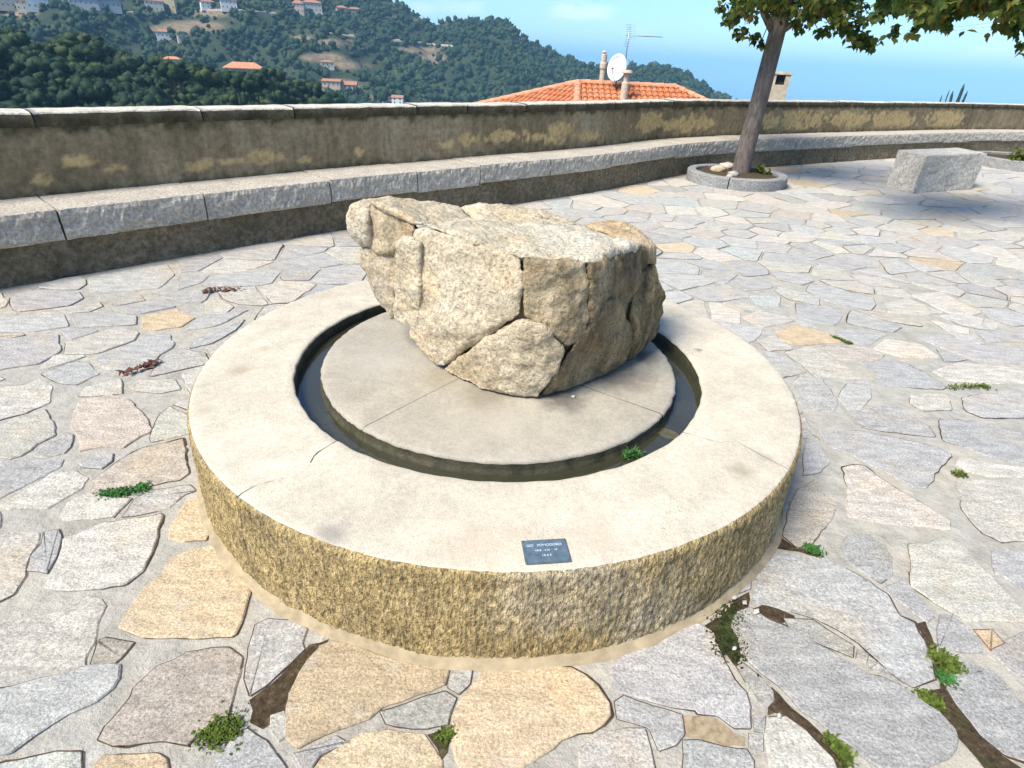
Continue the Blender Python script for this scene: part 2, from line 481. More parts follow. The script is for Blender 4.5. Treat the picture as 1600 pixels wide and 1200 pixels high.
def near_wood():
    Vs, Fs, off = [], [], 0
    n = 0; tries = 0
    pts = []
    while n < 560 and tries < 20000:
        tries += 1
        a = rng.uniform(-0.86, -0.10); r = rng.uniform(120, R_MND+6)
        p = PT(a, r); x, y = PX(p+np.array([0, 0, 3.0]))
        if x < -60 or x > 620 or y > 230: continue
        if any(abs(x-hx) < hw and -hh*.4 < y-hy < hh*2.2 for hx, hy, hw, hh in HOUSE_CLEAR): continue
        if any((p[0]-q[0])**2+(p[1]-q[1])**2 < 2.6**2 for q in pts[-250:]): continue
        pts.append(p); n += 1
        s = 1.7+3.4*rng.random()**1.5; k = rng.integers(0, 6); th = rng.uniform(0, 6.28)
        V, F = TT[k]; c, sn = math.cos(th), math.sin(th)
        W = np.stack([V[:, 0]*c-V[:, 1]*sn, V[:, 0]*sn+V[:, 1]*c, V[:, 2]*rng.uniform(.85, 1.25)], -1)*s+p-np.array([0, 0, .8])
        Vs.append(W); Fs.append(F+off); off += len(V)
    me = mesh_np('near_wood', np.concatenate(Vs), np.concatenate(Fs), True)
    tag(link('near_wood', me, M_WOOD), 'dense dark wood covering the near hill left of the sea view', 'woodland', kind='stuff')
    crest = [(10, 60, 5.6, 0), (32, 66, 5.0, 0), (64, 62, 6.4, 0), (92, 70, 4.4, 1), (112, 60, 6.0, 0), (130, 66, 5.2, 0), (150, 78, 4.2, 1), (176, 78, 3.4, 1), (198, 82, 3.6, 0), (222, 84, 4.0, 0), (240, 92, 4.2, 0), (258, 76, 3.2, 1), (284, 80, 3.6, 1), (308, 84, 5.0, 1), (322, 96, 4.0, 0), (346, 96, 3.4, 0), (366, 96, 3.6, 0), (415, 104, 5.0, 1), (432, 112, 3.8, 0), (448, 120, 3.2, 0), (462, 118, 2.6, 1), (478, 126, 2.6, 1), (494, 132, 2.8, 1), (508, 142, 2.4, 0), (524, 148, 2.2, 1), (538, 158, 2.0, 1), (100, 90, 4.6, 0), (128, 88, 4.4, 0), (20, 84, 5.2, 0), (60, 92, 4.6, 0)]
    for i, (x, y, s, lt) in enumerate(crest):
        a, e = azel(x, y); r = R_MND-4-(i % 4)*6
        p = PT(a, r, -.6)
        order = sorted(c[0] for c in crest if c[3]).index(x) if lt else 0
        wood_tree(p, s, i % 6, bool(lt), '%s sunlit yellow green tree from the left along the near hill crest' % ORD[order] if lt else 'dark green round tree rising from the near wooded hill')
near_wood()
for i, (x, y, rr_, s_) in enumerate([(262, 106, 198, 3.4), (276, 107, 196, 3.4), (268, 112, 190, 3.6), (364, 119, 200, 3.2), (378, 122, 198, 3.0), (392, 121, 197, 3.2), (404, 118, 199, 3.2), (386, 126, 190, 3.4), (371, 128, 190, 3.6), (400, 128, 188, 3.6)]):
    d_ = ray(x, y); a_, e_ = azel(x, y)
    wood_tree(np.array([CAMP[0]+rr_*math.sin(a_), CAMP[1]+rr_*math.cos(a_), 1.585+rr_*math.tan(e_)-s_*.75-1.2]), s_, (i*5+1) % 6, False, 'dark tree hiding the lower walls of an orange roofed house on the near hill')

# ---- houses on the hills
M_TILE_FAR = simple('far_roof_tiles', (0.36, 0.17, 0.10), 0.85, 0.2, var=0.25, scale=1.5)
M_WINDOW = simple('far_window_glass', (0.03, 0.035, 0.045), 0.3, 0.5, var=0.2)
M_STONEWALL = simple('far_stone_wall', (0.36, 0.31, 0.25), 0.9, 0.2, var=0.25, scale=1.0)
PLASTER = {}
def plaster(c):
    if c not in PLASTER: PLASTER[c] = simple('far_plaster_%d' % len(PLASTER), c, 0.9, 0.2, var=0.12, scale=0.6)
    return PLASTER[c]
def house(x0, x1, ytop, ybot, col, label, floors=2, roof='hip', near=False, rz=None, roofmat=None):
    p, a, r = hit((x0+x1)/2, ybot, 120.0 if near else 300.0)
    dist = math.hypot(r, p[2]-1.585)
    w = (x1-x0)/FPX*dist*0.95; h = max(2.6, (ybot-ytop)/FPX*dist*0.95); d = w*0.7
    t = empty('hill_house', p-np.array([0, 0, .4]), label, 'house', None, (-a if rz is None else rz)+rng.uniform(-.2, .2))
    rh = h*0.26 if roof != 'flat' else 0.25
    wh = h-rh
    m = plaster(col)
    box('wall', -w/2, w/2, -d/2, d/2, -2.0, wh, m, t)
    e = w*0.05
    if roof == 'flat':
        box('roof', -w/2-e, w/2+e, -d/2-e, d/2+e, wh, wh+.25, m, t)
    else:
        k = d*0.5 if roof == 'hip' else 0.0
        V = [(-w/2-e, -d/2-e, wh), (w/2+e, -d/2-e, wh), (w/2+e, d/2+e, wh), (-w/2-e, d/2+e, wh), (-w/2-e+k, 0, wh+rh), (w/2+e-k, 0, wh+rh)]
        V += [(x, y, z-.18) for x, y, z in V[:4]]
        F = [(0, 1, 5, 4), (1, 2, 5), (2, 3, 4, 5), (3, 0, 4), (6, 7, 1, 0), (7, 8, 2, 1), (8, 9, 3, 2), (9, 6, 0, 3), (9, 8, 7, 6)]
        link('roof', mesh_pd('roof', V, F), roofmat or M_TILE_FAR, t)
    nw = max(2, int(w/3.2))
    for f in range(floors):
        zc = wh*(f+0.55)/floors
        for i in range(nw):
            xc = -w/2+(i+.5)*w/nw
            box('window', xc-.45, xc+.45, -d/2-.06, -d/2+.05, zc-.6, zc+.5, M_WINDOW, t)
CR, YE, WH, PK, GY, SN = (0.62, 0.55, 0.42), (0.62, 0.52, 0.28), (0.70, 0.68, 0.64), (0.58, 0.44, 0.36), (0.42, 0.42, 0.42), (0.45, 0.37, 0.28)
house(3, 30, -4, 13, CR, 'cream house at the far top left corner of the hill')
house(33, 48, 3, 16, CR, 'small cream house beside the top left corner house')
house(51, 72, -3, 15, WH, 'white two storey house right of the top left houses')
house(93, 115, -8, 5, WH, 'white building at the top edge above the grey shed', 2)
house(120, 150, 2, 12, GY, 'long grey low shed high on the far hill', 1, 'flat')
house(153, 183, 5, 16, GY, 'grey flat roofed building right of the long grey shed', 1, 'flat')
house(233, 253, 3, 18, CR, 'cream house with pink roof left of the yellow house')
house(254, 273, -4, 17, YE, 'yellow two storey house high on the far hill')
house(317, 333, 3, 13, WH, 'small white house left of the white house on the road end')
house(349, 368, 1, 15, WH, 'white house at the left end of the upper hill road')
house(250, 269, 51, 62, WH, 'white house below the brown terraces just above the near wood', 1)
house(281, 297, 57, 64, CR, 'low white wall like house right above the near wood', 1, 'flat')
house(460, 474, 6, 21, PK, 'pinkish house at the left of the pair on the upper road')
house(476, 500, 5, 20, CR, 'cream house with red roof on the upper hill road')
house(527, 541, 12, 22, PK, 'small pink house on the upper hill road')
house(545, 564, 14, 23, SN, 'stone house right of the small pink house on the road')
house(503, 520, 96, 105, CR, 'lone cream cottage on the bare terraces', 1)
house(508, 532, 125, 136, SN, 'brown roofed stone house low in the valley', 1, 'gable')
house(533, 557, 130, 146, SN, 'pale stone house beside the brown roofed house in the valley', 2, 'gable')
house(598, 613, 150, 158, CR, 'cream house with brown roof just above the parapet', 1, 'gable')
house(614, 630, 150, 162, WH, 'bright white house just above the parapet', 2, 'gable')
M_ORANGE_FAR = simple('near_hill_roof_tiles', (0.50, 0.24, 0.14), 0.85, 0.2, var=0.2, scale=1.5)
def mound_house(x0, x1, y, label, hh):
    a, e = azel((x0+x1)/2, y); r = R_MND-14
    p = CAMP+np.array([math.sin(a), math.cos(a), math.tan(e)])*r
    w = (x1-x0)/FPX*r*1.02; d = w*.6
    t = empty('hill_house', p-np.array([0, 0, hh]), label, 'house', None, -a)
    box('wall', -w*.44, w*.44, -d*.42, d*.42, hh-3.2, hh-.05, plaster(CR), t)
    V = [(-w/2, -d/2, hh), (w/2, -d/2, hh), (w/2, d/2, hh), (-w/2, d/2, hh), (-w/2+d*.4, 0, hh+w*.13), (w/2-d*.4, 0, hh+w*.13)]
    V += [(x, q, z-.25) for x, q, z in V[:4]]
    link('roof', mesh_pd('roof', V, [(0, 1, 5, 4), (1, 2, 5), (2, 3, 4, 5), (3, 0, 4), (6, 7, 1, 0), (7, 8, 2, 1), (8, 9, 3, 2), (9, 6, 0, 3), (9, 8, 7, 6)]), M_ORANGE_FAR, t)
    for i in range(3):
        xc = (-.3+.3*i)*w
        box('window', xc-.5, xc+.5, -d*.42-.05, -d*.42+.05, hh-2.0, hh-.9, M_WINDOW, t)
mound_house(357, 406, 106, 'long house with orange roof among the near hill trees', 4.0)
mound_house(259, 279, 92, 'small orange roof peeking out of the near wood', 3.0)

def hill_road(name, pts, label, w=5.5):
    P = []
    for i in range(len(pts)-1):
        for k in range(12):
            f = k/12; x = pts[i][0]*(1-f)+pts[i+1][0]*f; y = pts[i][1]*(1-f)+pts[i+1][1]*f
            P.append(hit(x, y)[0])
    V, F = [], []
    for i, p in enumerate(P):
        d = p[:2]-CAMP[:2]; d = d/np.linalg.norm(d)
        V += [(p[0]-d[0]*w*.5, p[1]-d[1]*w*.5, p[2]+.2), (p[0]+d[0]*w*.5, p[1]+d[1]*w*.5, p[2]+1.0), (p[0]-d[0]*w*.55, p[1]-d[1]*w*.55, p[2]-3.2)]
    for i in range(len(P)-1):
        a = i*3; F += [(a, a+3, a+4, a+1), (a+2, a+5, a+3, a)]
    tag(link(name, mesh_pd(name, V, F), M_STONEWALL), label, kind='structure')
hill_road('hill_road', [(180, 20), (240, 21), (300, 17), (366, 16), (440, 21.5), (500, 22.5), (560, 24.5), (625, 28.5)], 'upper pale road crossing the far hill')
hill_road('hill_road', [(504, 50.5), (533, 55), (597, 61), (672, 69), (712, 73)], 'lower pale road crossing the far hill')
# mast on the ridge
p, a_, r_ = hit(655, 22, 500)
mast = link('radio_mast', tube_mesh('radio_mast', [p, p+np.array([0, 0, 16]), p+np.array([0, 0, 34])], [.28, .2, .1], 6), simple('mast_metal', (0.3, 0.3, 0.32), .5, .5, .6), None)
tag(mast, 'thin mast rising from the far ridge against the sky', 'mast')
# ---------------------------------------------------------------- haze: the air over sea and hills
def make_haze():
    bm = bmesh.new(); box_bm(bm, -58000, 58000, -3000, 58000, SEA_Z-16, 190)
    me = bm_mesh('haze', bm)
    m = bpy.data.materials.new('haze_air'); m.use_nodes = True
    n, l = m.node_tree.nodes, m.node_tree.links
    n.remove(n['Principled BSDF'])
    v = n.new('ShaderNodeVolumePrincipled')
    v.inputs['Color'].default_value = (0.38, 0.72, 1.0, 1)
    v.inputs['Density'].default_value = HAZE
    v.inputs['Anisotropy'].default_value = -0.35
    l.new(v.outputs['Volume'], n['Material Output'].inputs['Volume'])
    tag(link('haze', me, m), 'pale blue haze in the air over the hills and sea', 'haze', kind='stuff')
HAZE = 0.00021
make_haze()

# ---------------------------------------------------------------- plaza, bench and parapet follow one curved line
CTRL = [(-11.0, -5.5), (-8.0, -2.9), (-5.6, -0.65), (-4.5, 0.42), (-3.52, 1.5), (-2.6, 2.5), (-1.75, 3.36), (-1.05, 4.02), (-.07, 4.92), (.95, 5.86), (1.55, 6.5), (2.1, 7.12), (2.8, 7.9), (3.9, 8.75), (4.75, 9.25), (7.1, 10.75), (10.1, 12.55), (12.9, 13.9), (16.5, 15.3), (22.0, 16.8)]
def catmull(P, step=0.05):
    P = [np.array(p, float) for p in P]; out = []
    for i in range(1, len(P)-2):
        n = max(2, int(np.linalg.norm(P[i+1]-P[i])/step))
        for k in range(n):
            t = k/n; p0, p1, p2, p3 = P[i-1], P[i], P[i+1], P[i+2]
            out.append(.5*((2*p1)+(-p0+p2)*t+(2*p0-5*p1+4*p2-p3)*t*t+(-p0+3*p1-3*p2+p3)*t**3))
    return np.array(out)
PATH = catmull(CTRL)
for _ in range(20):                                             # ease the bends
    PATH[1:-1] = PATH[1:-1]*.5+(PATH[:-2]+PATH[2:])*.25
SL = np.concatenate([[0], np.cumsum(np.linalg.norm(np.diff(PATH, axis=0), axis=1))])
_t = np.gradient(PATH, axis=0); _t /= np.linalg.norm(_t, axis=1)[:, None]
for _ in range(30): _t[1:-1] = _t[1:-1]*.5+(_t[:-2]+_t[2:])*.25
_t /= np.linalg.norm(_t, axis=1)[:, None]
PN = np.stack([-_t[:, 1], _t[:, 0]], -1)                        # away from the plaza
def wp(s, off, z=0.0):
    x, y = np.interp(s, SL, PATH[:, 0]), np.interp(s, SL, PATH[:, 1])
    nx, ny = np.interp(s, SL, PN[:, 0]), np.interp(s, SL, PN[:, 1])
    return np.array([x+nx*off, y+ny*off, z])
SGRID = np.arange(0.3, SL[-1]-.3, .02)
def s_at(px, off, z):
    xs = np.array([PX(wp(s, off, z))[0] if (wp(s, off, z)-CAMP)@FW > .3 else -1e5 for s in SGRID[::2]])
    return float(np.interp(px, xs[np.argsort(xs)], SGRID[::2][np.argsort(xs)]))
SEAT_Z, SEAT_D, WALL_Z, WALL_T = 0.50, 0.52, 1.085, 0.36
def sweep(name, s0, s1, prof, step, mat, parent, rough=None, caps=True, smooth=False):
    n = max(2, int((s1-s0)/step)+1); S = np.linspace(s0, s1, n); V = []
    for i, s in enumerate(S):
        for j, (o, z) in enumerate(prof):
            do, dz = rough(s, o, z, j) if rough else (0, 0)
            V.append(wp(s, o+do, z+dz))
    m = len(prof); F = []
    for i in range(n-1):
        for j in range(m-1):
            F.append((i*m+j, (i+1)*m+j, (i+1)*m+j+1, i*m+j+1))
    if caps:
        F.append(tuple(range(m-1, -1, -1))); F.append(tuple(range((n-1)*m, n*m)))
    me = mesh_pd(name, V, F)
    if smooth: me.polygons.foreach_set('use_smooth', [True]*len(me.polygons))
    return link(name, me, mat, parent), np.array(V)

# materials for bench and wall
def make_hewn(name, base, rough_scale=40):
    t = NT(name, 0.88, 0.25)
    a, b, c_ = t.noise(rough_scale, 5, 0.7), t.noise(4, 5), t.noise(200, 2)
    c = t.ramp(b, [(0.3, tuple(v*.82 for v in base)), (0.7, tuple(v*1.08 for v in base))])
    c = t.mix(1.0, c, t.ramp(a, [(0.32, 0.52), (0.66, 1.25)]), 'MULTIPLY')
    c = t.mix(1.0, c, t.ramp(c_, [(0.3, 0.85), (0.7, 1.12)]), 'MULTIPLY')
    t.color(c); n1 = t.bump(a, 0.9, 0.02); t.bump(c_, .3, .004, n1); return t.m
M_SLAB = make_hewn('bench_granite', (0.56, 0.505, 0.415))
M_BLOCK = make_hewn('block_granite', (0.57, 0.53, 0.455), 25)
def make_rubble():
    t = NT('bench_base_rubble', 0.95, 0.15)
    a, b, f = t.noise(22, 7, 0.75), t.noise(2.5, 5, .6), t.noise(90, 3, .7)
    c = t.ramp(a, [(0.28, (0.09, 0.070, 0.042)), (0.5, (0.26, 0.205, 0.125)), (0.72, (0.48, 0.40, 0.28))])
    c = t.mix(t.ramp(b, [(.45, 0.), (.7, .5)]), c, (0.06, 0.058, 0.03))
    c = t.mix(t.ramp(f, [(.66, 0.), (.74, .6)]), c, (0.42, 0.37, 0.28))
    t.color(c); t.bump(a, 1.0, 0.04); return t.m
M_RUBBLE = make_rubble()
def make_plaster():
    t = NT('weathered_plaster', 0.95, 0.15)
    a, b, f, v = t.noise(1.3, 5, .6), t.noise(18, 7, .72), t.noise(110, 3, .7), t.noise(1.0, 4, .6, t.mapping((7, 7, .9)))
    c = t.ramp(a, [(0.3, (0.190, 0.150, 0.088)), (0.55, (0.285, 0.222, 0.132)), (0.75, (0.335, 0.275, 0.175))])
    c = t.mix(1.0, c, t.ramp(v, [(.3, .72), (.7, 1.2)]), 'MULTIPLY')
    c = t.mix(1.0, c, t.ramp(b, [(.3, .6), (.7, 1.3)]), 'MULTIPLY')
    c = t.mix(t.ramp(f, [(.70, 0.), (.76, .5)]), c, (0.34, 0.31, 0.25))
    pm = t.math('MULTIPLY', t.attr('patch', 'Fac'), t.ramp(b, [(.25, .4), (.5, 1.)]))
    c = t.mix(pm, c, t.mix(t.ramp(b, [(.35, 0.), (.65, 1.)]), (0.40, 0.28, 0.12), (0.58, 0.44, 0.22)))
    c = t.mix(t.attr('moss', 'Fac'), c, t.mix(t.ramp(b, [(.4, 0.), (.6, 1.)]), (0.030, 0.032, 0.016), (0.075, 0.068, 0.036)))
    t.color(c); n1 = t.bump(b, .6, .02); t.bump(f, .4, .004, n1); return t.m
M_PLASTER = make_plaster()
def make_coping():
    t = NT('coping_stone', 0.92, 0.2)
    a, b = t.noise(6, 6, .7), t.noise(40, 5, .7)
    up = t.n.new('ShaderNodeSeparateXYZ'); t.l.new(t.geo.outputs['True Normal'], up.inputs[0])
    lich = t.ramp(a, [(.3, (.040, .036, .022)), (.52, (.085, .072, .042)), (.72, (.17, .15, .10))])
    top = t.ramp(a, [(.3, (.50, .46, .37)), (.7, (.68, .63, .53))])  # brightness of sky and sun on upward faces, put into the colour
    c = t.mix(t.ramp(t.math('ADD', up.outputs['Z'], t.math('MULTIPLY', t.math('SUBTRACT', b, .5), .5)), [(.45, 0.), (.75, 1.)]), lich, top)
    c = t.mix(1.0, c, t.ramp(b, [(.3, .7), (.7, 1.2)]), 'MULTIPLY')
    t.color(c); t.bump(b, .8, .02); return t.m
M_COPING = make_coping()
M_COPJOINT = simple('coping_mortar', (0.30, 0.27, 0.21), .95, .1, var=.3, scale=30)

# the ground sheet of the plaza (mortar bed), its border follows the wall
def make_plaza():
    V, F = [], []
    S = np.arange(0.05, SL[-1], .25)
    for s in S:
        p = wp(s, .55); V.append((p[0], p[1], 0.0)); V.append((p[0], -16.0, 0.0))
    for i in range(len(S)-1):
        F.append((2*i+1, 2*i+3, 2*i+2, 2*i))
    o = link('pavement', mesh_pd('pavement', V, F), M_MORTAR)
    return tag(o, 'crazy paving of grey and ochre stones around the fountain', kind='structure')
PLAZA = make_plaza()

# ---- bench
bench = empty('stone_bench', (0, 0, 0), 'long curved stone bench of grey granite slabs along the parapet', 'bench')
J = [s_at(x, -.02, SEAT_Z) for x in (88, 317, 515, 652, 750, 862, 957, 1020, 1062, 1155, 1247, 1338, 1407, 1480, 1520, 1570)]
s = J[0]
while s > 1.2: s -= 1.15; J.insert(0, s)
s = J[-1]
while s < SL[-1]-1.5: s += 1.2; J.append(s)
def slab_rough(seed):
    def f(s, o, z, j):
        if j <= 7:
            a = .016*fbm((s+seed, z*1.6, seed), 11, 4)+.012*mnoise.noise(Vector((s*34, z*44, seed)))
            return (a*(0.3 if j in (0, 7) else 1.0), .004*fbm((s, 0, seed), 6) if j < 8 else 0)
        return (0, .0035*fbm((s*1.0, o, seed), 7))
    return f
for i in range(len(J)-1):
    a, b = J[i]+.007, J[i+1]-.007
    if wp(a, 0)[0] < -7: continue
    h0 = SEAT_Z-.215+random.uniform(-.02, .02)
    zt = SEAT_Z+random.uniform(-.005, .005)
    prof = [(0.03, h0), (-.012, h0+.012)]+[(-.022, h0+(zt-h0)*k/6) for k in range(1, 6)]+[(-.016, zt-.006), (0.0, zt), (.15, zt), (.35, zt), (SEAT_D+.02, zt), (SEAT_D+.02, h0)]
    sweep('seat_slab', a, b, prof, .02, M_SLAB, bench, slab_rough(i*3.7))
def base_rough(s, o, z, j):
    return (.028*fbm((s, z, 3.1), 5, 4)+.012*fbm((s, z, 9.1), 22, 3), 0)
sweep('base_wall', 2.5, SL[-1]-1, [(.012, -.03), (.015, .05), (.018, .10), (.02, .15), (.022, .2), (.024, .25), (.026, .29), (.06, .33)], .035, M_RUBBLE, bench, base_rough, False, True)

# ---- parapet
parapet = empty('parapet_wall', (0, 0, 0), 'low weathered plaster parapet wall with dark mossy coping and ochre patches', 'wall')
def wall_sz(px, py):
    s = s_at(px, SEAT_D, .75); zz = np.linspace(.45, 1.1, 140)
    yy = np.array([PX(wp(s, SEAT_D, z))[1] for z in zz]); return s, float(zz[np.argmin(abs(yy-py))])
PATCH = [(120, 250, 26, 14), (60, 280, 22, 9), (178, 264, 20, 6), (308, 258, 22, 11), (358, 252, 28, 7), (405, 246, 32, 13), (475, 250, 14, 6), (562, 237, 12, 7), (732, 217, 18, 11), (785, 214, 28, 12), (822, 213, 7, 12), (840, 214, 8, 6), (872, 207, 24, 18), (700, 225, 14, 8), (1012, 190, 24, 16), (1082, 192, 30, 15), (1050, 196, 16, 10), (910, 214, 30, 8), (1255, 186, 40, 16), (1330, 186, 34, 14), (1400, 186, 40, 14), (1480, 184, 34, 14), (1200, 188, 24, 14)]
wall, Vw = sweep('wall', 2.5, SL[-1]-1, [(SEAT_D, z) for k, z in enumerate(np.linspace(.44, .985, 24))], .03, M_PLASTER, parapet, lambda s, o, z, j: (.010*fbm((s, z, 1.), 3.2, 4), 0), False, True)
def wall_attrs():
    n = len(Vw)//24; S = np.linspace(2.5, SL[-1]-1, max(2, int((SL[-1]-1-2.5)/.03)+1))
    Z = np.linspace(.44, .985, 24); pa = np.zeros((len(S), 24)); mo = np.zeros((len(S), 24))
    nz = np.array([[fbm((s, z, 4.4), 9, 5) for z in Z] for s in S])
    for (x, y, w, h) in PATCH:
        s0, z0 = wall_sz(x, y); s1, _ = wall_sz(x+w, y); zw = abs(wall_sz(x, y-h)[1]-z0)
        d = 1-((S[:, None]-s0)/max(.05, s1-s0))**2-((Z[None]-z0)/max(.03, zw))**2
        pa = np.maximum(pa, np.clip((d+nz*1.1)*2.2, 0, 1))
    mo = np.clip((Z[None]-.93)/.05+nz*1.3, 0, 1)*.8+np.clip((.56-Z[None])/.07+nz*1.0, 0, 1)*.7
    set_attr(wall.data, 'patch', pa.ravel()); set_attr(wall.data, 'moss', np.clip(mo, 0, 1).ravel())
wall_attrs()
sweep('outer_face', 2.5, SL[-1]-1, [(SEAT_D+WALL_T-.02, 1.0), (SEAT_D+WALL_T-.02, .3), (SEAT_D+WALL_T+.3, -9.0)], .3, M_RUBBLE, parapet, None, False)
CJ = [2.6]
while CJ[-1] < SL[-1]-2: CJ.append(CJ[-1]+random.uniform(.6, 1.4))
for i in range(len(CJ)-1):
    a, b = CJ[i]+.006, CJ[i+1]-.006
    sd = .15*i; zt = WALL_Z+random.uniform(-.005, .005)
    def cr_(s, o, z, j, sd=sd):
        e = min(s-CJ[i], CJ[i+1]-s); k = max(0, 1-e/.05)
        return (.007*fbm((s, o, z), 7, 4), .007*fbm((s, o, 0), 6, 4)-(.004*k*k if z > 1.03 else 0))
    prof = [(SEAT_D+.03, .975), (SEAT_D-.002, .985), (SEAT_D-.004, 1.02), (SEAT_D-.002, zt-.016), (SEAT_D+.010, zt-.004), (SEAT_D+.05, zt), (SEAT_D+.18, zt+.004), (SEAT_D+WALL_T-.05, zt), (SEAT_D+WALL_T, zt-.03), (SEAT_D+WALL_T, .975)]
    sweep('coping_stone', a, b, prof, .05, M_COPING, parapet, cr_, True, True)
sweep('coping_mortar', 2.6, SL[-1]-1.5, [(SEAT_D+.03, .97), (SEAT_D+.016, 1.0), (SEAT_D+.016, WALL_Z-.045), (SEAT_D+.04, WALL_Z-.02), (SEAT_D+WALL_T-.02, WALL_Z-.02), (SEAT_D+WALL_T-.015, .97)], .1, M_COPJOINT, parapet, None, False)

